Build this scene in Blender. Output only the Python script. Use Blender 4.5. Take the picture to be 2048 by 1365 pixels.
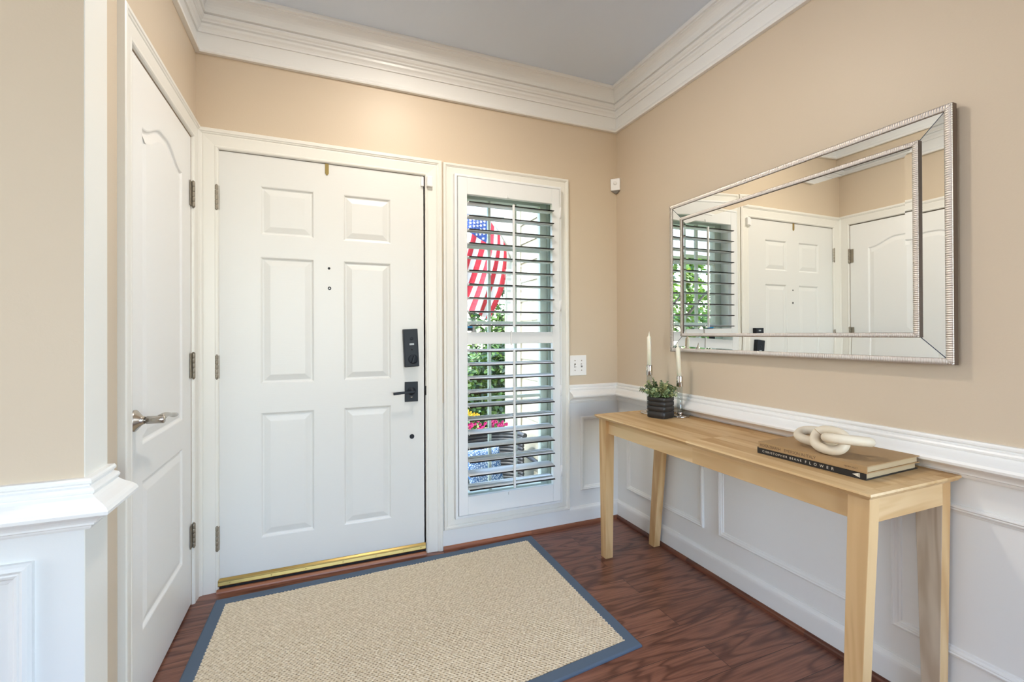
import bpy, bmesh, math, random
import numpy as np
from mathutils import Vector, Matrix
from math import sin, cos, pi, radians, sqrt

for o in list(bpy.data.objects): bpy.data.objects.remove(o)
SC = bpy.context.scene
COL = SC.collection
random.seed(7)

# ------------------------------------------------------------------ camera
F_PX, YAW, Y0, PITCH, ROLL = 914.28, 0.39113, 664.64, 0.00376, -0.0041
CAM = Vector((-1.7485, -2.4641, 1.1783))
s_, c_ = sin(YAW), cos(YAW)
fwd = Vector((s_*cos(PITCH), c_*cos(PITCH), sin(PITCH)))
rt = Vector((c_, -s_, 0.0))
up = rt.cross(fwd)
cr, sr = cos(ROLL), sin(ROLL)
rt2 = cr*rt + sr*up
up2 = cr*up - sr*rt
cd = bpy.data.cameras.new('camera')
cam = bpy.data.objects.new('camera', cd); COL.objects.link(cam)
M = Matrix(((rt2.x, up2.x, -fwd.x, CAM.x), (rt2.y, up2.y, -fwd.y, CAM.y), (rt2.z, up2.z, -fwd.z, CAM.z), (0, 0, 0, 1)))
cam.matrix_world = M
cd.sensor_fit = 'HORIZONTAL'; cd.sensor_width = 36.0
cd.lens = F_PX*36.0/2048.0
cd.shift_y = (Y0-682.5)/2048.0
cd.clip_start = 0.02; cd.clip_end = 200
SC.camera = cam

# ------------------------------------------------------------------ world, lights, exposure
SC.view_settings.view_transform = 'Standard'
SC.view_settings.look = 'None'
SC.view_settings.exposure = 0.0
SC.view_settings.gamma = 1.0
SC.view_settings.use_curve_mapping = False
SC.cycles.use_denoising = True
SC.cycles.max_bounces = 12
SC.cycles.diffuse_bounces = 6
SC.cycles.glossy_bounces = 6
SC.cycles.transmission_bounces = 8
SC.cycles.transparent_max_bounces = 12
SC.cycles.sample_clamp_indirect = 6.0
SC.cycles.caustics_reflective = False
SC.cycles.caustics_refractive = False
W = bpy.data.worlds.new('world'); SC.world = W; W.use_nodes = True
nt = W.node_tree; nt.nodes.clear()
sky = nt.nodes.new('ShaderNodeTexSky'); sky.sky_type = 'NISHITA'
sky.sun_elevation = radians(50); sky.sun_rotation = radians(250); sky.sun_disc = False
bg = nt.nodes.new('ShaderNodeBackground'); bg.inputs['Strength'].default_value = 2.2
wo = nt.nodes.new('ShaderNodeOutputWorld')
nt.links.new(sky.outputs[0], bg.inputs[0]); nt.links.new(bg.outputs[0], wo.inputs[0])

def light(name, typ, loc, energy, color, **kw):
    d = bpy.data.lights.new(name, typ); d.energy = energy; d.color = color
    for k, v in kw.items():
        if k != 'look': setattr(d, k, v)
    o = bpy.data.objects.new(name, d); COL.objects.link(o); o.location = loc
    if 'look' in kw:
        o.rotation_euler = (Vector(kw['look'])-Vector(loc)).to_track_quat('-Z', 'Y').to_euler()
    return o
# the sun, high and behind the left of the house front
light('sun', 'SUN', (-3, 2, 6), 6.5, (1.0, 0.97, 0.92), angle=radians(1.0), look=(-3+0.72, 2+0.30, 6-0.95))
# fill lights added out of view to brighten the walls and doors
light('right_fill_light', 'AREA', (1.15, -2.85, 1.35), 38, (0.60, 0.80, 1.0), shape='RECTANGLE', size=1.0, size_y=1.9, look=(-2.28, -0.75, 0.9))
light('left_fill_light', 'AREA', (-4.5, -1.85, 1.5), 42, (0.84, 0.90, 1.0), shape='RECTANGLE', size=1.1, size_y=1.9, look=(0, -1.7, 1.6))
light('back_fill_light', 'AREA', (-1.2, -5.9, 1.6), 15, (1.0, 0.82, 0.62), shape='RECTANGLE', size=3.0, size_y=1.8, look=(-1.2, 0, 1.2))
# warm bulb of the foyer ceiling lamp
light('ceiling_lamp_bulb', 'AREA', (-1.33, -0.82, 2.708), 18, (1.0, 0.90, 0.78), shape='DISK', size=0.15, look=(-1.33, -0.82, 0))

# ------------------------------------------------------------------ helpers
def link(o, parent=None):
    COL.objects.link(o)
    if parent is not None: o.parent = parent
    return o
def tag(o, label=None, cat=None, group=None, kind=None):
    if label: o['label'] = label
    if cat: o['category'] = cat
    if group: o['group'] = group
    if kind: o['kind'] = kind
    return o
def empty(name, loc=(0, 0, 0), rz=0.0, **kw):
    o = bpy.data.objects.new(name, None); COL.objects.link(o)
    o.location = loc; o.rotation_euler = (0, 0, rz); o.empty_display_size = 0.05
    return tag(o, **kw)

class MB:
    """collects shapes into one mesh"""
    def __init__(s): s.v = []; s.f = []; s.m = []; s.sm = []
    def add(s, vs, fs, mi=0, smooth=False):
        b = len(s.v); s.v += [tuple(v) for v in vs]
        for f in fs: s.f.append(tuple(b+i for i in f)); s.m.append(mi); s.sm.append(smooth)
        return s
    def box(s, lo, hi, mi=0, M=None):
        x0, y0, z0 = lo; x1, y1, z1 = hi
        vs = [(x0,y0,z0),(x1,y0,z0),(x1,y1,z0),(x0,y1,z0),(x0,y0,z1),(x1,y0,z1),(x1,y1,z1),(x0,y1,z1)]
        if M is not None: vs = [M @ Vector(v) for v in vs]
        return s.add(vs, [(0,3,2,1),(4,5,6,7),(0,1,5,4),(1,2,6,5),(2,3,7,6),(3,0,4,7)], mi)
    def hexa(s, bot, top, mi=0):
        return s.add(list(bot)+list(top), [(3,2,1,0),(4,5,6,7),(0,1,5,4),(1,2,6,5),(2,3,7,6),(3,0,4,7)], mi)
    def lathe(s, prof, seg=32, M=None, mi=0, smooth=True, cap=True):
        vs = []; fs = []
        for r, z in prof:
            for k in range(seg):
                a = 2*pi*k/seg; vs.append(Vector((r*cos(a), r*sin(a), z)))
        n = len(prof)
        for i in range(n-1):
            for k in range(seg):
                k2 = (k+1) % seg
                fs.append((i*seg+k, i*seg+k2, (i+1)*seg+k2, (i+1)*seg+k))
        if M is not None: vs = [M @ v for v in vs]
        s.add(vs, fs, mi, smooth)
        if cap:
            b = len(s.v)-len(vs)
            s.f.append(tuple(b+k for k in reversed(range(seg)))); s.m.append(mi); s.sm.append(False)
            s.f.append(tuple(b+(n-1)*seg+k for k in range(seg))); s.m.append(mi); s.sm.append(False)
        return s
    def tube(s, pts, rad, seg=12, closed=False, mi=0, caps=True, sx=1.0):
        pts = [Vector(p) for p in pts]; n = len(pts)
        rads = rad if isinstance(rad, (list, tuple)) else [rad]*n
        T = []
        for i in range(n):
            a = pts[(i-1) % n] if (closed or i > 0) else pts[i]
            b = pts[(i+1) % n] if (closed or i < n-1) else pts[i]
            T.append((b-a).normalized())
        ref = Vector((0, 0, 1)) if abs(T[0].z) < 0.9 else Vector((1, 0, 0))
        N = (ref - T[0]*ref.dot(T[0])).normalized(); vs = []
        for i in range(n):
            N = (N - T[i]*N.dot(T[i])).normalized(); B = T[i].cross(N)
            for k in range(seg):
                a = 2*pi*k/seg; vs.append(pts[i]+(N*cos(a)+B*sin(a)*sx)*rads[i])
        fs = []
        for i in range(n if closed else n-1):
            j = (i+1) % n
            for k in range(seg):
                k2 = (k+1) % seg; fs.append((i*seg+k, i*seg+k2, j*seg+k2, j*seg+k))
        b = len(s.v); s.add(vs, fs, mi, True)
        if caps and not closed:
            s.f.append(tuple(b+k for k in reversed(range(seg)))); s.m.append(mi); s.sm.append(False)
            s.f.append(tuple(b+(n-1)*seg+k for k in range(seg))); s.m.append(mi); s.sm.append(False)
        return s
    def build(s, name, mats, parent=None, bevel=0.0, seg=2, autosmooth=False):
        me = bpy.data.meshes.new(name); me.from_pydata(s.v, [], s.f)
        if not isinstance(mats, (list, tuple)): mats = [mats]
        for m in mats: me.materials.append(m)
        me.polygons.foreach_set('material_index', s.m)
        me.polygons.foreach_set('use_smooth', s.sm)
        bm = bmesh.new(); bm.from_mesh(me)
        bmesh.ops.recalc_face_normals(bm, faces=bm.faces); bm.to_mesh(me); bm.free()
        me.update()
        o = bpy.data.objects.new(name, me); link(o, parent)
        if bevel > 0:
            b = o.modifiers.new('bevel', 'BEVEL'); b.width = bevel; b.segments = seg
            b.limit_method = 'ANGLE'; b.angle_limit = radians(40); b.harden_normals = False
        return o

def sweep(mb, path, prof, closed=False, mi=0, caps=True):
    """path: list of (origin Vector, out Vector (already mitred), up Vector); prof: (o,u)"""
    n = len(prof); vs = []
    for P, O, U in path:
        for o, u in prof: vs.append(Vector(P)+Vector(O)*o+Vector(U)*u)
    fs = []; m = len(path)
    for i in range(m if closed else m-1):
        j = (i+1) % m
        for k in range(n-1): fs.append((i*n+k, i*n+k+1, j*n+k+1, j*n+k))
        fs.append((i*n+n-1, i*n, j*n, j*n+n-1))
    if caps and not closed:
        fs.append(tuple(range(n))); fs.append(tuple(reversed(range((m-1)*n, m*n))))
    mb.add(vs, fs, mi)

# surfaces: map (u, v, h) on a wall to the world; h = height out of the wall into the room
XL = -2.283
def fm(u, v, h): return Vector((u, -h, v))           # front wall (u=x)
def rm(u, v, h): return Vector((-h, u, v))           # right wall (u=y)
def lm(u, v, h): return Vector((XL+h, u, v))         # left wall (u=y)
def nm(u, v, h): return Vector((u, -1.159-h, v))     # near left wall, faces the camera (u=x)

def frame_rect(mb, mp, u0, v0, u1, v1, prof, mi=0, sides='LTRB'):
    """mitred moulding frame; prof: (inward distance from outer edge, height)."""
    n = len(prof)
    def corner(cu, cv, su, sv): return [mp(cu+su*o, cv+sv*o, h) for o, h in prof]
    c = [corner(u0, v0, 1, 1), corner(u0, v1, 1, -1), corner(u1, v1, -1, -1), corner(u1, v0, -1, 1)]
    for i, sd in enumerate('LTRB'):
        if sd not in sides: continue
        a, b = c[i], c[(i+1) % 4]
        mb.add(a+b, [(k, k+1, n+k+1, n+k) for k in range(n-1)]+[(n-1, 0, n, 2*n-1), tuple(range(n)), tuple(reversed(range(n, 2*n)))], mi)

def door_casing(mb, mp, u0, vtop, u1, prof, w, v0=0.0):
    """three-sided casing; (u0,u1,vtop) = outer edge"""
    n = len(prof)
    L0 = [mp(u0+o, v0, h) for o, h in prof]; L1 = [mp(u0+o, vtop-o, h) for o, h in prof]
    R1 = [mp(u1-o, vtop-o, h) for o, h in prof]; R0 = [mp(u1-o, v0, h) for o, h in prof]
    for a, b in ((L0, L1), (L1, R1), (R1, R0)):
        mb.add(a+b, [(k, k+1, n+k+1, n+k) for k in range(n-1)]+[(n-1, 0, n, 2*n-1), tuple(range(n)), tuple(reversed(range(n, 2*n)))])

# ------------------------------------------------------------------ materials
def srgb(r, g, b):
    f = lambda c: (c/255/12.92) if c/255 <= 0.04045 else ((c/255+0.055)/1.055)**2.4
    return (f(r), f(g), f(b), 1.0)
def newmat(name):
    m = bpy.data.materials.new(name); m.use_nodes = True
    nt = m.node_tree; b = nt.nodes['Principled BSDF']
    return m, nt, b
def N(nt, t, **kw):
    n = nt.nodes.new(t)
    for k, v in kw.items():
        if k in n.inputs: n.inputs[k].default_value = v
        else: setattr(n, k, v)
    return n
def plain(name, col, rough=0.5, metal=0.0, bump=0.0, bscale=200.0, spec=None, var=0.0, **kw):
    m, nt, b = newmat(name)
    b.inputs['Base Color'].default_value = col
    b.inputs['Roughness'].default_value = rough
    b.inputs['Metallic'].default_value = metal
    if spec is not None: b.inputs['Specular IOR Level'].default_value = spec
    for k, v in kw.items(): b.inputs[k.replace('_', ' ')].default_value = v
    tc = N(nt, 'ShaderNodeTexCoord')
    if bump > 0 or var > 0:
        no = N(nt, 'ShaderNodeTexNoise'); no.inputs['Scale'].default_value = bscale; no.inputs['Detail'].default_value = 3
        nt.links.new(tc.outputs['Object'], no.inputs['Vector'])
        if bump > 0:
            bp = N(nt, 'ShaderNodeBump'); bp.inputs['Strength'].default_value = bump; bp.inputs['Distance'].default_value = 0.001
            nt.links.new(no.outputs['Fac'], bp.inputs['Height']); nt.links.new(bp.outputs[0], b.inputs['Normal'])
        if var > 0:
            mx = N(nt, 'ShaderNodeMixRGB'); mx.inputs[1].default_value = col
            mx.inputs[2].default_value = tuple(c*(1-var) for c in col[:3])+(1,)
            nt.links.new(no.outputs['Fac'], mx.inputs[0]); nt.links.new(mx.outputs[0], b.inputs['Base Color'])
    return m
TAN = plain('tan_wall_paint', srgb(205, 189, 167), 0.46, bump=0.25, bscale=160)
TRIM = plain('white_trim_paint', srgb(234, 234, 232), 0.32, bump=0.12, bscale=60)
WAIN = plain('off_white_wainscot_paint', srgb(225, 226, 225), 0.33, bump=0.15, bscale=90)
CEIL = plain('ceiling_paint', srgb(218, 228, 242), 0.9, bump=0.15, bscale=300)
CASE = plain('cream_casing_paint', srgb(229, 227, 220), 0.34, bump=0.1, bscale=60)
SHUT = plain('white_shutter_paint', srgb(230, 232, 233), 0.5)
def door_mat():
    m, nt, b = newmat('door_paint_with_embossed_grain')
    b.inputs['Base Color'].default_value = srgb(222, 222, 219); b.inputs['Roughness'].default_value = 0.36
    tc = N(nt, 'ShaderNodeTexCoord'); mp = N(nt, 'ShaderNodeMapping'); mp.inputs['Scale'].default_value = (14, 14, 150)
    no = N(nt, 'ShaderNodeTexNoise'); no.inputs['Scale'].default_value = 1.0; no.inputs['Detail'].default_value = 4; no.inputs['Distortion'].default_value = 0.6
    bp = N(nt, 'ShaderNodeBump'); bp.inputs['Strength'].default_value = 0.22; bp.inputs['Distance'].default_value = 0.0012
    nt.links.new(tc.outputs['Object'], mp.inputs[0]); nt.links.new(mp.outputs[0], no.inputs['Vector'])
    nt.links.new(no.outputs['Fac'], bp.inputs['Height']); nt.links.new(bp.outputs[0], b.inputs['Normal'])
    return m
DOOR = door_mat()
NICKEL = plain('brushed_nickel', srgb(150, 140, 128), 0.34, 1.0)
NICKEL2 = plain('satin_nickel_lever', srgb(186, 180, 172), 0.24, 1.0)
HINGE = plain('aged_nickel_hinge', srgb(158, 148, 132), 0.45, 0.55, var=0.3, bscale=60)
BRASS = plain('brass', srgb(176, 152, 96), 0.28, 1.0)
BLACKM = plain('matte_black_metal', srgb(26, 33, 43), 0.45, 0.0, spec=0.3)
DARK = plain('dark_rubber', srgb(22, 22, 24), 0.7)
PLASTIC = plain('white_plastic', srgb(236, 236, 236), 0.35)
CHROME = plain('polished_chrome', srgb(205, 198, 190), 0.07, 1.0)
WAX = plain('ivory_wax', srgb(240, 234, 216), 0.45, Subsurface_Weight=0.15)
WICK = plain('wick', srgb(225, 220, 205), 0.8)
POT = plain('matte_black_ceramic', srgb(40, 38, 37), 0.42)
MIRROR = plain('mirror_glass', (0.90, 0.91, 0.885, 1), 0.0, 1.0)
FRAMEM = plain('champagne_silver_leaf', srgb(206, 198, 190), 0.36, 0.8)
FRAMED = plain('bronze_frame_side', srgb(96, 80, 68), 0.5, 0.3)
LOUVN = plain('dark_louver_edge', srgb(34, 25, 20), 0.7)  # dark strip along the room-side edge of each louver
SASH = plain('grey_green_window_paint', srgb(190, 197, 184), 0.5)
SIDING = plain('cream_siding_paint', srgb(150, 146, 130), 0.6, bump=0.1, bscale=40)
CONC = plain('porch_concrete', srgb(170, 165, 156), 0.9, bump=0.5, bscale=80, var=0.2)
GRASS = plain('lawn', srgb(92, 120, 52), 0.9, var=0.4, bscale=30, bump=0.5)
WHITEP = plain('white_porch_paint', srgb(186, 184, 176), 0.6)

def clear_glass(name, rough=0.0, tint=(1, 1, 1, 1), base=0.03):
    m, nt, b = newmat(name); nt.nodes.remove(b)
    out = nt.nodes['Material Output']
    tr = N(nt, 'ShaderNodeBsdfTransparent'); tr.inputs[0].default_value = tint
    gl = N(nt, 'ShaderNodeBsdfGlossy'); gl.inputs['Roughness'].default_value = rough
    lw = N(nt, 'ShaderNodeLayerWeight'); lw.inputs[0].default_value = 0.5
    pw = N(nt, 'ShaderNodeMath', operation='POWER'); pw.inputs[1].default_value = 5.0; nt.links.new(lw.outputs['Facing'], pw.inputs[0])
    fr = N(nt, 'ShaderNodeMath', operation='MULTIPLY_ADD'); fr.inputs[1].default_value = 0.8; fr.inputs[2].default_value = base; nt.links.new(pw.outputs[0], fr.inputs[0])
    mx = N(nt, 'ShaderNodeMixShader')
    nt.links.new(fr.outputs[0], mx.inputs[0]); nt.links.new(tr.outputs[0], mx.inputs[1]); nt.links.new(gl.outputs[0], mx.inputs[2])
    nt.links.new(mx.outputs[0], out.inputs[0])
    return m
PANE = clear_glass('window_glass', tint=(0.96, 0.98, 0.97, 1))
STEM = clear_glass('clear_glass_stem', tint=(0.93, 0.955, 0.96, 1), base=0.07)

def wood_floor():
    m, nt, b = newmat('oak_floor_planks')
    tc = N(nt, 'ShaderNodeTexCoord')
    br = N(nt, 'ShaderNodeTexBrick', offset=0.37, offset_frequency=2, squash=1.0)
    br.inputs['Scale'].default_value = 1.0; br.inputs['Mortar Size'].default_value = 0.0011
    br.inputs['Brick Width'].default_value = 1.15; br.inputs['Row Height'].default_value = 0.127
    br.inputs['Color1'].default_value = (0, 0, 0, 1); br.inputs['Color2'].default_value = (1, 1, 1, 1)
    br.inputs['Mortar Smooth'].default_value = 0.3
    nt.links.new(tc.outputs['Object'], br.inputs['Vector'])
    # random id per plank shifts the grain
    mul = N(nt, 'ShaderNodeVectorMath', operation='SCALE'); mul.inputs['Scale'].default_value = 9.7
    nt.links.new(br.outputs['Color'], mul.inputs[0])
    add = N(nt, 'ShaderNodeVectorMath', operation='ADD')
    nt.links.new(tc.outputs['Object'], add.inputs[0]); nt.links.new(mul.outputs[0], add.inputs[1])
    mp = N(nt, 'ShaderNodeMapping'); mp.inputs['Scale'].default_value = (1.5, 8.5, 1)
    nt.links.new(add.outputs[0], mp.inputs[0])
    n1 = N(nt, 'ShaderNodeTexNoise'); n1.inputs['Scale'].default_value = 1.0; n1.inputs['Detail'].default_value = 2.0; n1.inputs['Distortion'].default_value = 0.5
    nt.links.new(mp.outputs[0], n1.inputs['Vector'])
    k = N(nt, 'ShaderNodeMath', operation='MULTIPLY'); k.inputs[1].default_value = 46.0
    nt.links.new(n1.outputs['Fac'], k.inputs[0])
    sn = N(nt, 'ShaderNodeMath', operation='SINE'); nt.links.new(k.outputs[0], sn.inputs[0])
    mr = N(nt, 'ShaderNodeMapRange'); mr.inputs[1].default_value = -1; mr.inputs[2].default_value = 1
    nt.links.new(sn.outputs[0], mr.inputs[0])
    pw = N(nt, 'ShaderNodeMath', operation='POWER'); pw.inputs[1].default_value = 4.0
    nt.links.new(mr.outputs[0], pw.inputs[0])
    mp2 = N(nt, 'ShaderNodeMapping'); mp2.inputs['Scale'].default_value = (7, 170, 1)
    nt.links.new(add.outputs[0], mp2.inputs[0])
    n2 = N(nt, 'ShaderNodeTexNoise'); n2.inputs['Scale'].default_value = 1.0; n2.inputs['Detail'].default_value = 5
    nt.links.new(mp2.outputs[0], n2.inputs['Vector'])
    base = N(nt, 'ShaderNodeValToRGB')
    base.color_ramp.elements[0].color = srgb(108, 68, 54); base.color_ramp.elements[0].position = 0.25
    base.color_ramp.elements[1].color = srgb(152, 104, 84); base.color_ramp.elements[1].position = 0.75
    nt.links.new(n2.outputs['Fac'], base.inputs[0])
    dk = N(nt, 'ShaderNodeMixRGB', blend_type='MULTIPLY'); dk.inputs[2].default_value = (0.50, 0.44, 0.44, 1)
    nt.links.new(pw.outputs[0], dk.inputs[0]); nt.links.new(base.outputs[0], dk.inputs[1])
    # plank to plank tone
    hs = N(nt, 'ShaderNodeMixRGB', blend_type='MULTIPLY'); hs.inputs[2].default_value = (0.74, 0.70, 0.70, 1)
    sep = N(nt, 'ShaderNodeSeparateColor'); nt.links.new(br.outputs['Color'], sep.inputs[0])
    nt.links.new(sep.outputs[0], hs.inputs[0]); nt.links.new(dk.outputs[0], hs.inputs[1])
    sm = N(nt, 'ShaderNodeMixRGB'); sm.inputs[2].default_value = srgb(34, 18, 14)
    nt.links.new(br.outputs['Fac'], sm.inputs[0]); nt.links.new(hs.outputs[0], sm.inputs[1])
    nt.links.new(sm.outputs[0], b.inputs['Base Color'])
    b.inputs['Roughness'].default_value = 0.33
    h = N(nt, 'ShaderNodeMath', operation='MULTIPLY_ADD'); h.inputs[1].default_value = -0.35; h.inputs[2].default_value = 1
    nt.links.new(pw.outputs[0], h.inputs[0])
    h2 = N(nt, 'ShaderNodeMath', operation='SUBTRACT'); nt.links.new(h.outputs[0], h2.inputs[0]); nt.links.new(br.outputs['Fac'], h2.inputs[1])
    bp = N(nt, 'ShaderNodeBump'); bp.inputs['Strength'].default_value = 0.5; bp.inputs['Distance'].default_value = 0.0012
    nt.links.new(h2.outputs[0], bp.inputs['Height']); nt.links.new(bp.outputs[0], b.inputs['Normal'])
    return m
FLOOR = wood_floor()

def wood(name, c1, c2, cd, scale, axis='y', rough=0.5, ring=22.0, staves=True):
    """pale plank wood, grain along the given axis; staves of slightly different tone"""
    m, nt, b = newmat(name)
    tc = N(nt, 'ShaderNodeTexCoord')
    s = {'x': (0.9, 9, 9), 'y': (9, 0.9, 9), 'z': (9, 9, 0.9)}[axis]
    st = {'x': (1.6, 14, 14), 'y': (14, 1.6, 14), 'z': (14, 14, 1.2)}[axis]
    mp = N(nt, 'ShaderNodeMapping'); mp.inputs['Scale'].default_value = tuple(v*scale for v in s)
    nt.links.new(tc.outputs['Object'], mp.inputs[0])
    vec = mp.outputs[0]
    if staves:
        ms = N(nt, 'ShaderNodeMapping'); ms.inputs['Scale'].default_value = st
        nt.links.new(tc.outputs['Object'], ms.inputs[0])
        fl = N(nt, 'ShaderNodeVectorMath', operation='FLOOR'); nt.links.new(ms.outputs[0], fl.inputs[0])
        wn = N(nt, 'ShaderNodeTexWhiteNoise', noise_dimensions='3D'); nt.links.new(fl.outputs[0], wn.inputs['Vector'])
        sc = N(nt, 'ShaderNodeVectorMath', operation='SCALE'); sc.inputs['Scale'].default_value = 30
        nt.links.new(wn.outputs['Color'], sc.inputs[0])
        ad = N(nt, 'ShaderNodeVectorMath', operation='ADD'); nt.links.new(vec, ad.inputs[0]); nt.links.new(sc.outputs[0], ad.inputs[1]); vec = ad.outputs[0]
    n1 = N(nt, 'ShaderNodeTexNoise'); n1.inputs['Scale'].default_value = 1.0; n1.inputs['Detail'].default_value = 3; n1.inputs['Distortion'].default_value = 0.8
    nt.links.new(vec, n1.inputs['Vector'])
    k = N(nt, 'ShaderNodeMath', operation='MULTIPLY'); k.inputs[1].default_value = ring; nt.links.new(n1.outputs['Fac'], k.inputs[0])
    sn = N(nt, 'ShaderNodeMath', operation='SINE'); nt.links.new(k.outputs[0], sn.inputs[0])
    mr = N(nt, 'ShaderNodeMapRange'); mr.inputs[1].default_value = -1; mr.inputs[2].default_value = 1; nt.links.new(sn.outputs[0], mr.inputs[0])
    m1 = N(nt, 'ShaderNodeMixRGB'); m1.inputs[1].default_value = c1; m1.inputs[2].default_value = c2; nt.links.new(mr.outputs[0], m1.inputs[0])
    last = m1.outputs[0]
    if staves:
        m2 = N(nt, 'ShaderNodeMixRGB', blend_type='MULTIPLY'); m2.inputs[2].default_value = (0.80, 0.72, 0.62, 1)
        nt.links.new(wn.outputs['Value'], m2.inputs[0]); nt.links.new(last, m2.inputs[1]); last = m2.outputs[0]
    # knots and dark streaks
    mk = N(nt, 'ShaderNodeMapping'); mk.inputs['Scale'].default_value = tuple(v*scale*0.55 for v in s); mk.inputs['Location'].default_value = (3.1, 1.7, 0.4)
    nt.links.new(tc.outputs['Object'], mk.inputs[0])
    nk = N(nt, 'ShaderNodeTexNoise'); nk.inputs['Scale'].default_value = 1.3; nk.inputs['Detail'].default_value = 6; nt.links.new(mk.outputs[0], nk.inputs['Vector'])
    rk = N(nt, 'ShaderNodeValToRGB'); rk.color_ramp.elements[0].position = 0.66; rk.color_ramp.elements[0].color = (0, 0, 0, 1); rk.color_ramp.elements[1].position = 0.80; rk.color_ramp.elements[1].color = (1, 1, 1, 1)
    nt.links.new(nk.outputs['Fac'], rk.inputs[0])
    m3 = N(nt, 'ShaderNodeMixRGB'); m3.inputs[2].default_value = cd; nt.links.new(rk.outputs[0], m3.inputs[0]); nt.links.new(last, m3.inputs[1])
    nt.links.new(m3.outputs[0], b.inputs['Base Color']); b.inputs['Roughness'].default_value = rough
    bp = N(nt, 'ShaderNodeBump'); bp.inputs['Strength'].default_value = 0.15; bp.inputs['Distance'].default_value = 0.0006
    nt.links.new(mr.outputs[0], bp.inputs['Height']); nt.links.new(bp.outputs[0], b.inputs['Normal'])
    return m
PINE_Y = wood('pale_rubberwood_along_length', srgb(218, 188, 142), srgb(202, 166, 116), srgb(150, 106, 68), 1.0, 'y')
PINE_Z = wood('pale_rubberwood_upright', srgb(212, 178, 130), srgb(190, 150, 100), srgb(140, 100, 66), 1.0, 'z', staves=False)
PINE_X = wood('pale_rubberwood_across', srgb(214, 182, 136), srgb(198, 160, 110), srgb(150, 108, 70), 1.0, 'x', staves=False)
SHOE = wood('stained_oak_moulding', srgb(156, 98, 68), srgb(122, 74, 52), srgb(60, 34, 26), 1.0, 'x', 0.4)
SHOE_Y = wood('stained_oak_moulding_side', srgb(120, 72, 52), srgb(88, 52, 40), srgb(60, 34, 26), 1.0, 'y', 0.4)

# ------------------------------------------------------------------ room shell
ZC = 2.72
def struct(o): o['kind'] = 'structure'; return o
YB = -6.2; XR2 = 3.2; XL2 = -4.6; YR_END = -1.92
mb = MB(); mb.box((XL2, YB, -0.06), (XR2, 0.0, 0.0)); mb.box((-2.21, 0.0, -0.06), (-1.23, 0.06, -0.001))
struct(mb.build('floor', FLOOR))
mb = MB(); mb.box((XL2, YB, ZC), (XR2, 0.14, ZC+0.1)); struct(mb.build('ceiling', CEIL))
ZR = 0.80   # paint changes behind the chair rail
def wall_boxes(mb, lo, hi, mats=(0, 1), fixed=None):
    (x0, y0, z0), (x1, y1, z1) = lo, hi
    if fixed is not None: mb.box(lo, hi, fixed); return
    if z0 < ZR: mb.box((x0, y0, z0), (x1, y1, min(z1, ZR)), 1)
    if z1 > ZR: mb.box((x0, y0, max(z0, ZR)), (x1, y1, z1), 0)
DX0, DX1, DZ1 = -2.203, -1.240, 2.040      # front door opening
WX0, WX1, WZ0, WZ1 = -1.070, -0.430, 0.175, 2.050   # sidelight opening
mb = MB()
wall_boxes(mb, (XL-0.12, 0, -0.05), (DX0, 0.14, ZC))
wall_boxes(mb, (DX1, 0, -0.05), (WX0, 0.14, ZC))
wall_boxes(mb, (WX1, 0, -0.05), (0.14, 0.14, ZC))
wall_boxes(mb, (DX0, 0, DZ1), (DX1, 0.14, ZC))
wall_boxes(mb, (WX0, 0, WZ1), (WX1, 0.14, ZC))
wall_boxes(mb, (WX0, 0, -0.05), (WX1, 0.14, WZ0))
struct(mb.build('wall_front', [TAN, WAIN]))
mb = MB(); wall_boxes(mb, (0, YR_END, -0.05), (0.14, 0.0, ZC)); struct(mb.build('wall_right', [TAN, WAIN]))
# left wall with closet opening
CY0, CY1, CZ1 = -0.783, -0.078, 2.052
mb = MB()
mb.box((XL-0.12, -1.045, -0.05), (XL, CY0, ZC), 0)
mb.box((XL-0.12, CY1, -0.05), (XL, 0.0, ZC), 0)
mb.box((XL-0.12, CY0, CZ1), (XL, CY1, ZC), 0)
struct(mb.build('wall_left', [TAN, WAIN]))
# near-left wall, its end face cased in white
XP = -2.24
mb = MB()
mb.box((XL2, -1.159, ZR), (XP-0.002, -1.045, ZC), 0); mb.box((XL2, -1.159, -0.05), (XP-0.002, -1.045, ZR), 1)
mb.box((XP-0.002, -1.1585, -0.05), (XP, -1.0455, ZC), 2)
struct(mb.build('wall_near', [TAN, WAIN, CASE]))
# enclosing rooms behind the camera
mb = MB(); mb.box((XL2-0.1, YB, -0.05), (XL2, -1.045, ZC)); struct(mb.build('wall_far_left', TAN))
mb = MB()
mb.box((XL2, YB-0.1, -0.05), (-2.9, YB, ZC)); mb.box((0.5, YB-0.1, -0.05), (XR2, YB, ZC))
mb.box((-2.9, YB-0.1, -0.05), (0.5, YB, 0.6)); mb.box((-2.9, YB-0.1, 2.5), (0.5, YB, ZC))
struct(mb.build('wall_back', TAN))
mb = MB()
mb.box((XR2, YB, -0.05), (XR2+0.1, YR_END, 0.5)); mb.box((XR2, YB, 2.5), (XR2+0.1, YR_END, ZC)); mb.box((XR2, YB, 0.5), (XR2+0.1, -4.2, 2.5)); mb.box((0.14, YR_END, -0.05), (XR2+0.1, YR_END+0.1, ZC))
struct(mb.build('wall_side_room', TAN))

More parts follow.
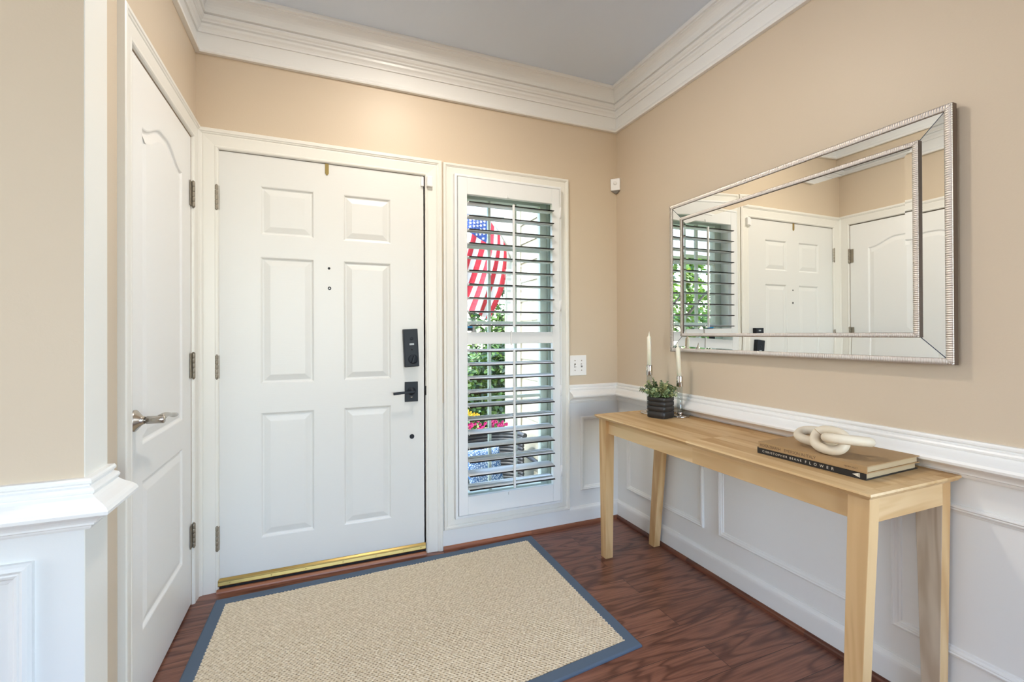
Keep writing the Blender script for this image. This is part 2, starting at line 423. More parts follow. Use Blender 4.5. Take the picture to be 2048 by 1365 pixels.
# crown moulding: left, front and right
crown = [(0, 2.4645), (0.019, 2.4645), (0.022, 2.471), (0.019, 2.480), (0.011, 2.487), (0.007, 2.494), (0.006, 2.558), (0.014, 2.558), (0.014, 2.566), (0.018, 2.574), (0.025, 2.582), (0.027, 2.592),
         (0.020, 2.596), (0.030, 2.600), (0.030, 2.607), (0.037, 2.612), (0.042, 2.620), (0.041, 2.627), (0.032, 2.630), (0.047, 2.634), (0.048, 2.642), (0.041, 2.646),
         (0.042, 2.656), (0.045, 2.667), (0.050, 2.677), (0.057, 2.686), (0.066, 2.693), (0.073, 2.696), (0.073, 2.701), (0.083, 2.703), (0.085, 2.711), (0.085, 2.72), (0, 2.72)]
U = Vector((0, 0, 1))
mb = MB()
sweep(mb, [(Vector((XL, -1.045, 0)), Vector((1, 0, 0)), U), (Vector((XL, 0, 0)), Vector((1, -1, 0)), U), (Vector((0, 0, 0)), Vector((-1, -1, 0)), U), (Vector((0, YR_END, 0)), Vector((-1, 0, 0)), U)], crown)
struct(mb.build('trim_1', TRIM))
# chair rail
rail = [(0, 0.8625), (0.014, 0.8625), (0.0175, 0.858), (0.0175, 0.853), (0.013, 0.849), (0.013, 0.846), (0.022, 0.843), (0.0255, 0.838), (0.0245, 0.833), (0.021, 0.830), (0.0215, 0.828),
        (0.028, 0.823), (0.038, 0.8175), (0.050, 0.812), (0.058, 0.806), (0.062, 0.799), (0.061, 0.792), (0.055, 0.787), (0.044, 0.784), (0.036, 0.779), (0.031, 0.773), (0.029, 0.769),
        (0.024, 0.768), (0.024, 0.763), (0.018, 0.760), (0.0165, 0.756), (0.0135, 0.751), (0, 0.750)]
mb = MB()
sweep(mb, [(Vector((-0.362, 0, 0)), Vector((0, -1, 0)), U), (Vector((0, 0, 0)), Vector((-1, -1, 0)), U), (Vector((0, YR_END, 0)), Vector((-1, 0, 0)), U)], rail)
struct(mb.build('trim_2', TRIM))
mb = MB()
sweep(mb, [(Vector((XL2, -1.159, 0)), Vector((0, -1, 0)), U), (Vector((XP, -1.159, 0)), Vector((1, -1, 0)), U), (Vector((XP, -1.045, 0)), Vector((1, 0, 0)), U)], rail)
struct(mb.build('trim_3', TRIM))
# baseboards
base = [(0, 0.112), (0.005, 0.112), (0.008, 0.106), (0.0135, 0.098), (0.015, 0.091), (0.0155, 0.085), (0.0155, 0), (0, 0)]
mb = MB(); sweep(mb, [(Vector((-0.362, 0, 0)), Vector((0, -1, 0)), U), (Vector((0, 0, 0)), Vector((-1, -1, 0)), U)], base)
mb.box((-1.15, -0.0155, 0.0), (-0.362, 0.0, 0.106))
struct(mb.build('baseboard_front', WAIN))
mb = MB(); sweep(mb, [(Vector((0, 0, 0)), Vector((-1, -1, 0)), U), (Vector((0, YR_END, 0)), Vector((-1, 0, 0)), U)], base)
struct(mb.build('baseboard_right', WAIN))
mb = MB(); sweep(mb, [(Vector((XL2, -1.159, 0)), Vector((0, -1, 0)), U), (Vector((XP-0.01, -1.159, 0)), Vector((0, -1, 0)), U)], base)
struct(mb.build('baseboard_near', WAIN))
shoe = [(0.0155, 0.021), (0.020, 0.0205), (0.0255, 0.017), (0.0285, 0.011), (0.0295, 0.0), (0.0155, 0)]
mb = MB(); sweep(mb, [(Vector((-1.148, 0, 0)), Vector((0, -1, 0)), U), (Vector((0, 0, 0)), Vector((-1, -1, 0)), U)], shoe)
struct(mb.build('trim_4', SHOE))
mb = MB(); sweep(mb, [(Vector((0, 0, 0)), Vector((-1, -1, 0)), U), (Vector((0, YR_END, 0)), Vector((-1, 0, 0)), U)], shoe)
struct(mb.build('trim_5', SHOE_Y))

# picture-frame mouldings of the wainscot
pf = [(0, 0), (0, 0.007), (0.003, 0.011), (0.008, 0.0125), (0.012, 0.010), (0.0145, 0.0105), (0.018, 0.009), (0.021, 0.0055), (0.026, 0.004), (0.028, 0)]
tr_n = [6]
def pframe(mp, u0, v0, u1, v1, pr=pf):
    mb = MB(); frame_rect(mb, mp, u0, v0, u1, v1, pr)
    o = mb.build('trim_%d' % tr_n[0], WAIN); struct(o); tr_n[0] += 1
pframe(fm, -0.277, 0.206, -0.085, 0.664)
pframe(rm, -0.722, 0.208, -0.100, 0.664)
pframe(rm, -1.440, 0.208, -0.816, 0.664)
pframe(rm, -2.200, 0.208, -1.536, 0.664)
pf2 = [(o*1.5, h*1.5) for o, h in pf]
pframe(nm, -3.4, 0.2, -2.325, 0.694, pf2)

# casings
cas = [(0, 0), (0, 0.018), (0.004, 0.021), (0.016, 0.021), (0.019, 0.018), (0.0235, 0.0165), (0.027, 0.013), (0.031, 0.0145), (0.034, 0.0145), (0.074, 0.0105), (0.078, 0.012), (0.084, 0.0115), (0.088, 0.008), (0.090, 0)]
mb = MB(); door_casing(mb, fm, -2.283, 2.124, -1.150, cas, 0.09)
mb.box((DX0-0.002, -0.002, 0), (DX0+0.0, 0.05, DZ1)); mb.box((DX1, -0.002, 0), (DX1+0.002, 0.05, DZ1)); struct(mb.build('trim_%d' % tr_n[0], CASE)); tr_n[0] += 1
casl = [(o*0.88, h) for o, h in cas]
mb = MB(); door_casing(mb, lm, -0.858, 2.130, -0.0, casl, 0.079)
struct(mb.build('trim_%d' % tr_n[0], CASE)); tr_n[0] += 1
wc = [(o*0.76, h*0.95) for o, h in cas]
mb = MB(); frame_rect(mb, fm, -1.142, 0.106, -0.362, 2.120, wc)
struct(mb.build('trim_%d' % tr_n[0], CASE)); tr_n[0] += 1

# ------------------------------------------------------------------ panel doors
def inset(loop, d):
    n = len(loop); out = []
    for i in range(n):
        a, b, c = Vector(loop[i-1]), Vector(loop[i]), Vector(loop[(i+1) % n])
        e1 = (b-a).normalized(); e2 = (c-b).normalized()
        n1 = Vector((-e1.y, e1.x)); n2 = Vector((-e2.y, e2.x))
        m = (n1+n2); m = m/max(1e-6, (1+n1.dot(n2)))
        out.append((b.x+m.x*d, b.y+m.y*d))
    return out
def panel_face(mb, u0, v0, u1, v1, loops, rings, mp):
    """door face with holes (loops counter-clockwise), each hole filled by nested rings (inset, height)"""
    bm = bmesh.new()
    def addloop(L):
        vs = [bm.verts.new((p[0], p[1], 0)) for p in L]
        return [bm.edges.new((vs[i], vs[(i+1) % len(vs)])) for i in range(len(vs))]
    ed = addloop([(u0, v0), (u1, v0), (u1, v1), (u0, v1)])
    for L in loops: ed += addloop(L)
    bmesh.ops.triangle_fill(bm, use_beauty=True, use_dissolve=False, edges=ed)
    bm.verts.index_update()
    def inside(p):
        for L in loops:
            c = False; n = len(L)
            for i in range(n):
                (x1, y1), (x2, y2) = L[i], L[(i+1) % n]
                if (y1 > p[1]) != (y2 > p[1]) and p[0] < (x2-x1)*(p[1]-y1)/(y2-y1)+x1: c = not c
            if c: return True
        return False
    vs = [mp(v.co.x, v.co.y, 0) for v in bm.verts]
    fs = [tuple(v.index for v in f.verts) for f in bm.faces if not inside(f.calc_center_median())]
    mb.add(vs, fs); bm.free()
    for L in loops:
        prev = [(p[0], p[1]) for p in L]; hp = 0
        for d, h in rings:
            cur = inset(L, d); n = len(L)
            mb.add([mp(p[0], p[1], hp) for p in prev]+[mp(p[0], p[1], h) for p in cur], [(i, (i+1) % n, n+(i+1) % n, n+i) for i in range(n)])
            prev, hp = cur, h
        n = len(L); mb.add([mp(p[0], p[1], hp) for p in prev], [tuple(range(n))])
def rectloop(u0, v0, u1, v1): return [(u0, v0), (u1, v0), (u1, v1), (u0, v1)]
rings = [(0.004, -0.0015), (0.008, -0.007), (0.0115, -0.0085), (0.015, -0.0085), (0.017, -0.0075), (0.040, -0.0012), (0.043, -0.0008)]

# front door
d1 = empty('door_1', (0, 0, 0), kind='structure')
a0, a1, b0, b1 = -2.196, -1.2475, 0.030, 2.032
mb = MB()
loops = [rectloop(-2.025, 1.655, -1.791, 1.888), rectloop(-1.654, 1.655, -1.420, 1.888),
         rectloop(-2.025, 0.945, -1.791, 1.550), rectloop(-1.654, 0.945, -1.420, 1.550),
         rectloop(-2.025, 0.214, -1.791, 0.806), rectloop(-1.654, 0.214, -1.420, 0.806)]
dm = lambda u, v, h: Vector((u, -h+0.001, v))
panel_face(mb, a0, b0, a1, b1, loops, rings, dm)
mb.add([dm(a0, b0, 0), dm(a1, b0, 0), dm(a1, b1, 0), dm(a0, b1, 0), dm(a0, b0, -0.044), dm(a1, b0, -0.044), dm(a1, b1, -0.044), dm(a0, b1, -0.044)], [(0, 1, 5, 4), (1, 2, 6, 5), (2, 3, 7, 6), (3, 0, 4, 7), (4, 5, 6, 7)])
mb.build('door_slab', DOOR, d1)
mb = MB(); mb.box((DX0, 0.046, 0.0), (DX1, 0.075, DZ1)); mb.build('door_stop', DARK, d1)
# brass sweep
mb = MB()
sweep(mb, [(Vector((-2.198, 0, 0)), Vector((0, -1, 0)), U), (Vector((-1.243, 0, 0)), Vector((0, -1, 0)), U)], [(-0.001, 0.056), (0.004, 0.056), (0.012, 0.050), (0.013, 0.044), (0.011, 0.042), (0.014, 0.028), (0.013, 0.025), (-0.001, 0.025)])
for sx in (-2.15, -1.98, -1.83, -1.66, -1.50, -1.36, -1.27): mb.lathe([(0.0028, 0.0), (0.0025, 0.0012), (0.001, 0.0018)], 10, Matrix.Translation((sx, -0.0128, 0.036)) @ Matrix.Rotation(pi/2, 4, 'X'))
sw = mb.build('door_sweep', BRASS, d1); sw['label'] = 'brass strip along the bottom of the door'
mb = MB(); mb.box((-2.196, -0.004, 0.006), (-1.245, 0.044, 0.030)); mb.build('sweep_seal', DARK, d1)
mb = MB()
sweep(mb, [(Vector((-2.202, 0, 0)), Vector((0, -1, 0)), U), (Vector((-1.241, 0, 0)), Vector((0, -1, 0)), U)], [(-0.05, 0.0), (-0.05, 0.006), (0.006, 0.006), (0.010, 0.0125), (0.018, 0.012), (0.026, 0.006), (0.028, 0.0)])
th = mb.build('threshold', SHOE); struct(th); th.name = 'trim_%d' % tr_n[0]; tr_n[0] += 1

def hinge(parent, mp, u, z0, z1, side, mirror=False):
    """butt hinge seen from its knuckle: barrel of five knuckles, pin tips and the edges of the leaves"""
    mb = MB(); n = 5; H = z1-z0; r = 0.0068
    for i in range(n):
        a = z0+H*i/n+0.0006; b = z0+H*(i+1)/n-0.0006
        c = mp(u, 0, 0.008)
        mb.lathe([(r*0.93, a), (r, a+0.001), (r, b-0.001), (r*0.93, b)], 14, Matrix.Translation((c.x, c.y, 0)))
    c = mp(u, 0, 0.008)
    mb.lathe([(0.0048, z1), (0.0052, z1+0.003), (0.002, z1+0.005)], 12, Matrix.Translation((c.x, c.y, 0)))
    mb.lathe([(0.002, z0-0.006), (0.0046, z0-0.003), (0.0048, z0)], 12, Matrix.Translation((c.x, c.y, 0)))
    w = 0.030 if mirror else 0.010
    p, q = mp(u, z0+0.001, 0.0012), mp(u+side*w, z1-0.001, 0.0032)
    lo = [min(p[i], q[i]) for i in range(3)]; hi = [max(p[i], q[i]) for i in range(3)]
    mb.box(lo, hi)
    o = mb.build('hinge', HINGE, parent); o['label'] = 'aged nickel hinge'
    return o
for z0, z1 in ((1.755, 1.868), (0.977, 1.085), (0.188, 0.300)): hinge(d1, fm, -2.2015, z0, z1, 1)
# brass hook over the top edge
mb = MB()
mb.box((-1.739, -0.0022, 1.985), (-1.722, 0.0006, 2.034)); mb.add([(-1.739, -0.0022, 1.985), (-1.722, -0.0022, 1.985), (-1.728, -0.0022, 1.976), (-1.733, -0.0022, 1.976), (-1.739, 0.0006, 1.985), (-1.722, 0.0006, 1.985), (-1.728, 0.0006, 1.976), (-1.733, 0.0006, 1.976)], [(0, 1, 2, 3), (7, 6, 5, 4), (0, 3, 7, 4), (1, 5, 6, 2), (3, 2, 6, 7)])
mb.box((-1.739, 0.0, 2.0332), (-1.722, 0.03, 2.0352))
mb.build('wreath_hook', BRASS, empty('wreath_hook_hanger', (0, 0, 0), label='small brass wreath hook over the top of the front door', cat='hook'))
# two holes / peephole / dummy plug
def disc(name, par, x, z, r, m, t=0.002, hole=None):
    mb = MB()
    if hole: mb.lathe([(hole, 0), (hole, t), (r*0.9, t), (r, t*0.5), (r, 0)], 20, Matrix.Translation((x, 0.001, z)) @ Matrix.Rotation(pi/2, 4, 'X'), cap=False)
    else: mb.lathe([(r, 0), (r, t*0.5), (r*0.85, t)], 20, Matrix.Translation((x, 0.001, z)) @ Matrix.Rotation(pi/2, 4, 'X'))
    return mb.build(name, m, par)
disc('screw_hole', d1, -1.722, 1.510, 0.0062, DARK, 0.0015)
disc('peephole', d1, -1.720, 1.410, 0.0080, DARK, 0.003, 0.004); disc('peephole_lens', d1, -1.720, 1.410, 0.0042, PLASTIC, 0.0012)
disc('bore_plug', d1, -1.313, 0.632, 0.0125, BLACKM, 0.004); disc('bore_plug_cap', d1, -1.313, 0.632, 0.006, DARK, 0.0055)

# keypad deadbolt, inside housing (leans slightly out of plumb)
T = Matrix.Translation((-1.320, 0, 1.106)) @ Matrix.Rotation(radians(-2.6), 4, 'Y')
def tb(name, lo, hi, m, par, bev=0.002, Mx=T):
    mb = MB(); mb.box(lo, hi, 0, Mx); return mb.build(name, m, par, bevel=bev)
dl = tb('deadbolt_housing', (-0.0375, -0.032, -0.100), (0.0375, 0.001, 0.100), BLACKM, d1, 0.003); dl['label'] = 'black rectangular keypad lock housing'
mb = MB(); R90 = Matrix.Rotation(pi/2, 4, 'X')
mb.lathe([(0.025, 0.0), (0.025, 0.003), (0.022, 0.005), (0.0, 0.005)], 32, T @ Matrix.Translation((0.006, -0.032, -0.060)) @ R90); mb.build('thumb_turn_rose', BLACKM, dl)
tt = T @ Matrix.Translation((0.006, -0.036, -0.060)) @ Matrix.Rotation(radians(20), 4, 'Y')
tb('thumb_turn', (-0.0055, -0.014, -0.020), (0.0055, 0.0, 0.020), BLACKM, dl, 0.002, tt)
tb('maker_plate', (-0.009, -0.0328, 0.014), (0.015, -0.0315, 0.024), plain('grey_label_print', srgb(176, 184, 190), 0.5), dl, 0.002)
mb = MB(); mb.lathe([(0.0085, 0), (0.0085, 0.0015), (0.006, 0.002), (0.0, 0.002)], 20, T @ Matrix.Translation((0.003, -0.032, 0.050)) @ R90); mb.build('lock_screw', BLACKM, dl)
mb = MB(); mb.lathe([(0.004, 0), (0.0035, 0.0008)], 12, T @ Matrix.Translation((0.003, -0.032, -0.010)) @ R90); mb.build('status_lamp', DARK, dl)
# lever
T2 = Matrix.Translation((-1.316, 0, 0.872))
lp = tb('lever_plate', (-0.0345, -0.009, -0.053), (0.0345, 0.001, 0.053), BLACKM, d1, 0.0015, T2); lp['label'] = 'black square-edged door lever plate'
mb = MB(); mb.lathe([(0.021, 0.0), (0.021, 0.004), (0.017, 0.007), (0.011, 0.008), (0.011, 0.040), (0.0, 0.040)], 28, T2 @ Matrix.Translation((0, -0.009, 0.004)) @ R90); mb.build('lever_neck', BLACKM, lp)
mb = MB(); mb.box((-0.100, -0.056, -0.0065), (0.012, -0.045, 0.0065), 0, T2 @ Matrix.Translation((0, 0, 0.004)) @ Matrix.Rotation(radians(-3.5), 4, 'Y')); mb.build('door_handle', BLACKM, lp, bevel=0.002)
mb = MB(); mb.lathe([(0.005, 0), (0.005, 0.001), (0.0, 0.0012)], 14, T2 @ Matrix.Translation((0.0, -0.009, -0.028)) @ R90); mb.build('plate_screw', CHROME, lp)
mb = MB(); mb.lathe([(0.016, -0.024), (0.016, 0.024)], 20, Matrix.Translation((-1.240, -0.001, 0.875)) @ Matrix.Diagonal((0.35, 0.6, 1, 1))); mb.build('strike_lip', DARK, d1)

# alarm contacts at the top corner
k = empty('door_alarm_sensor', (-1.2365, 0, 2.0), label='white two-piece alarm contact at the top right corner of the front door', cat='alarm sensor')
mb = MB(); mb.box((-0.026, -0.014, -0.026), (-0.011, 0.0005, 0.026)); mb.build('magnet', PLASTIC, k, bevel=0.003)
mb = MB(); mb.box((0.003, -0.032, -0.028), (0.034, -0.011, 0.028)); mb.build('contact_switch', PLASTIC, k, bevel=0.004)

# closet door
d2 = empty('door_2', (0, 0, 0), kind='structure')
a0, a1, b0, b1 = -0.779, -0.0825, 0.010, 2.044
pa, pb = -0.662, -0.232+0.02
arch = [(pa, 0.829), (pb, 0.829), (pb, 1.848)]
n = 22; W_ = pb-pa
def archz(t):   # cathedral arch: level shoulders rising in an S-curve to the middle
    s = min(t, 1-t)*2
    s = max(0.0, min(1.0, (s-0.06)/0.80)); return 1.848+0.062*(s*s*(3-2*s))
for i in range(1, n): t = i/n; arch.append((pb-W_*t, archz(t)))
arch.append((pa, 1.848))
cm = lambda u, v, h: Vector((XL+h-0.001, u, v))
mb = MB()
panel_face(mb, a0, b0, a1, b1, [arch, rectloop(pa, 0.236, pb, 0.712)], rings, cm)
mb.add([cm(a0, b0, 0), cm(a1, b0, 0), cm(a1, b1, 0), cm(a0, b1, 0), cm(a0, b0, -0.035), cm(a1, b0, -0.035), cm(a1, b1, -0.035), cm(a0, b1, -0.035)], [(0, 1, 5, 4), (1, 2, 6, 5), (2, 3, 7, 6), (3, 0, 4, 7), (4, 5, 6, 7)])
DOOR2 = plain('closet_door_paint', srgb(234, 234, 232), 0.33, bump=0.06, bscale=50)
mb.build('door_slab', DOOR2, d2)
mb = MB(); mb.box((XL-0.075, CY0, 0.0), (XL-0.045, CY1, CZ1)); mb.build('door_stop', TRIM, d2)
for z0, z1 in ((1.742, 1.852), (0.990, 1.100), (0.252, 0.353)): hinge(d2, lm, -0.0790, z0, z1, -1, True)
# closet lever: round flared rose, cylinder neck, curling lever
C0 = Vector((XL, -0.7335, 0.917)); RY = Matrix.Rotation(pi/2, 4, 'Y')
mb = MB(); mb.lathe([(0.0335, 0.0), (0.0335, 0.003), (0.030, 0.007), (0.020, 0.015), (0.0135, 0.021), (0.012, 0.026), (0.0, 0.026)], 40, Matrix.Translation(C0) @ RY)
hd = mb.build('handle_rose', NICKEL2, d2); hd['label'] = 'satin nickel lever handle rose'
mb = MB(); mb.lathe([(0.0100, 0.022), (0.0100, 0.030), (0.0120, 0.031), (0.0122, 0.074), (0.0112, 0.0765), (0.0, 0.0765)], 32, Matrix.Translation(C0) @ RY)
pts = []; rad = []
for i in range(21):
    t = i/20
    pts.append(C0+Vector((0.066+0.010*t, 0.126*t, 0.004+0.005*sin(t*pi*1.6)-0.004*t)))
    rad.append(0.0105-0.0050*min(1, t*1.6)+0.0022*sin(max(0, t-0.6)/0.4*pi) if t < 0.985 else 0.0035)
mb.tube(pts, rad, 16, sx=1.25)
mb.build('door_handle', NICKEL2, hd)

# ------------------------------------------------------------------ sidelight window and plantation shutter
w1 = empty('window_1', (0, 0, 0), kind='structure')
GY = 0.100
mb = MB()
mb.box((-1.070, 0.085, 0.175), (-1.005, 0.135, 2.05)); mb.box((-0.504, 0.085, 0.175), (-0.430, 0.135, 2.05))
mb.box((-1.005, 0.085, 1.965), (-0.504, 0.135, 2.05)); mb.box((-1.005, 0.085, 0.175), (-0.504, 0.135, 0.255))
mb.box((-0.510, 0.078, 0.255), (-0.500, 0.095, 1.965)); mb.box((-0.462, 0.070, 0.175), (-0.450, 0.090, 2.05))
mb.build('window_frame', SASH, w1, bevel=0.002)
for x in (-0.838, -0.671):
    mb = MB(); mb.box((x-0.0085, 0.088, 0.255), (x+0.0085, 0.112, 1.965)); mb.build('muntin', SASH, w1, bevel=0.003)
for z in (1.688, 1.245, 0.798):
    mb = MB(); mb.box((-1.005, 0.089, z-0.0085), (-0.504, 0.111, z+0.0085)); mb.build('muntin', SASH, w1, bevel=0.003)
mb = MB(); mb.box((-1.006, GY-0.002, 0.25), (-0.503, GY+0.002, 1.97)); mb.build('pane', PANE, w1)
mb = MB(); mb.box((-1.0, GY-0.0035, 1.196), (-0.9415, GY-0.0023, 1.213), 1); mb.box((-1.0, GY-0.0035, 1.213), (-0.9415, GY-0.0023, 1.226), 0)
mb.add([(-1.0, GY-0.003, 1.226), (-0.9415, GY-0.003, 1.226), (-0.949, GY-0.003, 1.234), (-0.965, GY-0.003, 1.238), (-1.0, GY-0.003, 1.238)], [(0, 1, 2, 3, 4)], 0)
st = mb.build('alarm_sticker', [plain('sticker_blue', srgb(28, 140, 200), 0.5), plain('sticker_black', srgb(16, 18, 24), 0.5)], w1); st['label'] = 'blue and black alarm sticker on the glass'
mb = MB(); mb.box((WX0-0.001, -0.001, WZ0-0.001), (WX0+0.006, 0.1, WZ1)); mb.box((WX1-0.006, -0.001, WZ0), (WX1+0.001, 0.1, WZ1)); mb.box((WX0, -0.001, WZ1-0.006), (WX1, 0.1, WZ1+0.001)); mb.box((WX0, -0.001, WZ0-0.001), (WX1, 0.1, WZ0+0.006))
mb.build('window_jamb', CASE, w1)

sh = empty('plantation_shutter', (-0.745, -0.02, 0.17), label='white plantation shutter with open louvers over the sidelight window', cat='window shutter')
def sadd(mb, name, m, parent=sh, **kw):
    off = sh.location
    mb.v = [(v[0]-off.x, v[1]-off.y, v[2]-off.z) for v in mb.v]
    return mb.build(name, m, parent, **kw)
mb = MB(); lf = [(0, 0), (0, 0.040), (0.002, 0.044), (0.012, 0.046), (0.015, 0.043), (0.0155, 0.030), (0.0155, 0.0)]
frame_rect(mb, fm, -1.086, 0.166, -0.426, 2.058, lf); sadd(mb, 'mounting_frame', SHUT)
PY0, PY1 = -0.050, -0.022
mb = MB(); mb.box((-1.068, PY0, 0.184), (-1.0165, PY1, 2.040)); sadd(mb, 'stile', SHUT, bevel=0.002)
mb = MB(); mb.box((-0.492, PY0, 0.184), (-0.443, PY1, 2.040)); sadd(mb, 'stile', SHUT, bevel=0.002)
for z0, z1 in ((0.184, 0.284), (1.122, 1.188), (1.950, 2.040)):
    mb = MB(); mb.box((-1.0165, PY0+0.001, z0), (-0.492, PY1-0.001, z1)); sadd(mb, 'rail', SHUT, bevel=0.002)
def louver(zc, tilt):
    mb = MB(); n = 20; prof = []
    for i in range(n):
        a = 2*pi*i/n; prof.append((0.0445*cos(a), 0.0056*sin(a)))
    ct, st_ = cos(tilt), sin(tilt); P = []
    for y, z in prof: P.append((y*ct-z*st_, y*st_+z*ct))
    vs = [(-1.0145, -0.036+y, zc+z) for y, z in P]+[(-0.494, -0.036+y, zc+z) for y, z in P]
    for i in range(n):
        j = (i+1) % n; a = 2*pi*(i+0.5)/n
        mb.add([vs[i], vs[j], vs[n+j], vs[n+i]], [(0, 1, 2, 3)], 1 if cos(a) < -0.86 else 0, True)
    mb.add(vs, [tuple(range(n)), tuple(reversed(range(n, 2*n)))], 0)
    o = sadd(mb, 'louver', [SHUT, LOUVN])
    bm = bmesh.new(); bm.from_mesh(o.data); bmesh.ops.remove_doubles(bm, verts=bm.verts, dist=1e-5); bm.to_mesh(o.data); bm.free()
    return o
for i in range(10): louver(1.902-0.0750*i, radians(0.5))
for i in range(11): louver(1.085-0.0755*i, radians(8))
for z0, z1 in ((1.215, 1.905), (0.312, 1.090)):
    mb = MB(); mb.box((-0.7635, -0.098, z0), (-0.7515, -0.086, z1)); sadd(mb, 'tilt_rod', SHUT, bevel=0.0025)
for z in (1.960, 0.272):
    mb = MB(); mb.box((-0.780, -0.056, z-0.008), (-0.772, -0.049, z+0.008)); sadd(mb, 'rod_catch', SHUT, bevel=0.002)
for z in (1.900, 1.345, 0.840, 0.360):
    mb = MB(); mb.lathe([(0.0045, z-0.032), (0.0045, z+0.032)], 10, Matrix.Translation((-0.4385, -0.054, 0))); mb.box((-0.448, -0.052, z-0.030), (-0.436, -0.049, z+0.030)); sadd(mb, 'hinge', PLASTIC)
mb = MB(); mb.box((-0.764, -0.060, 1.115), (-0.756, -0.050, 1.196)); sadd(mb, 'magnet_catch', PLASTIC, bevel=0.002)

# ------------------------------------------------------------------ switch plate and motion sensor
sp = empty('light_switch', (-0.2925, 0, 0.981), label='white double toggle light switch plate beside the shuttered window', cat='light switch')
mb = MB(); mb.box((-0.0585, -0.0065, -0.0625), (0.0585, 0.0, 0.0625)); mb.build('switch_plate', PLASTIC, sp, bevel=0.004, seg=3)
for dx, tl in ((-0.023, 1), (0.024, -1)):
    mb = MB(); mb.box((dx-0.0055, -0.0072, -0.012), (dx+0.0055, -0.0060, 0.012)); mb.build('toggle_slot', plain('switch_shadow_gap', srgb(120, 118, 112), 0.6), sp)
    mb = MB(); mb.box((-0.0042, -0.017, -0.005), (0.0042, 0.0, 0.006), 0, Matrix.Translation((dx, -0.006, 0)) @ Matrix.Rotation(radians(28*tl), 4, 'X')); mb.build('toggle', PLASTIC, sp, bevel=0.0015)
    for dz in (-0.030, 0.030):
        mb = MB(); mb.lathe([(0.0035, 0), (0.003, 0.0012), (0.0, 0.0014)], 12, Matrix.Translation((dx, -0.0065, dz)) @ R90); mb.build('plate_screw', NICKEL, sp)
ms = empty('motion_sensor', (-0.022, -0.022, 2.126), rz=radians(-45), label='small white motion sensor in the corner above the chair rail', cat='motion sensor')
mb = MB()
bot = [(-0.030, 0.012, -0.036), (0.030, 0.012, -0.036), (0.030, -0.010, -0.036), (-0.030, -0.010, -0.036)]
top = [(-0.031, 0.010, 0.038), (0.031, 0.010, 0.038), (0.031, -0.016, 0.038), (-0.031, -0.016, 0.038)]
mb.hexa(bot, top); mb.build('sensor_body', PLASTIC, ms, bevel=0.005, seg=3)
mb = MB(); mb.hexa([(-0.006, 0.02, -0.050), (0.006, 0.02, -0.050), (0.004, 0.012, -0.050), (-0.004, 0.012, -0.050)], [(-0.026, 0.02, -0.037), (0.026, 0.02, -0.037), (0.026, -0.006, -0.037), (-0.026, -0.006, -0.037)]); mb.build('sensor_bracket', plain('grey_plastic', srgb(150, 148, 145), 0.5), ms)
mb = MB(); mb.lathe([(0.012, 0), (0.011, 0.004), (0.006, 0.0075), (0.0, 0.0085)], 24, Matrix.Translation((0, -0.013, 0.008)) @ R90); mb.build('sensor_lens', PLASTIC, ms)

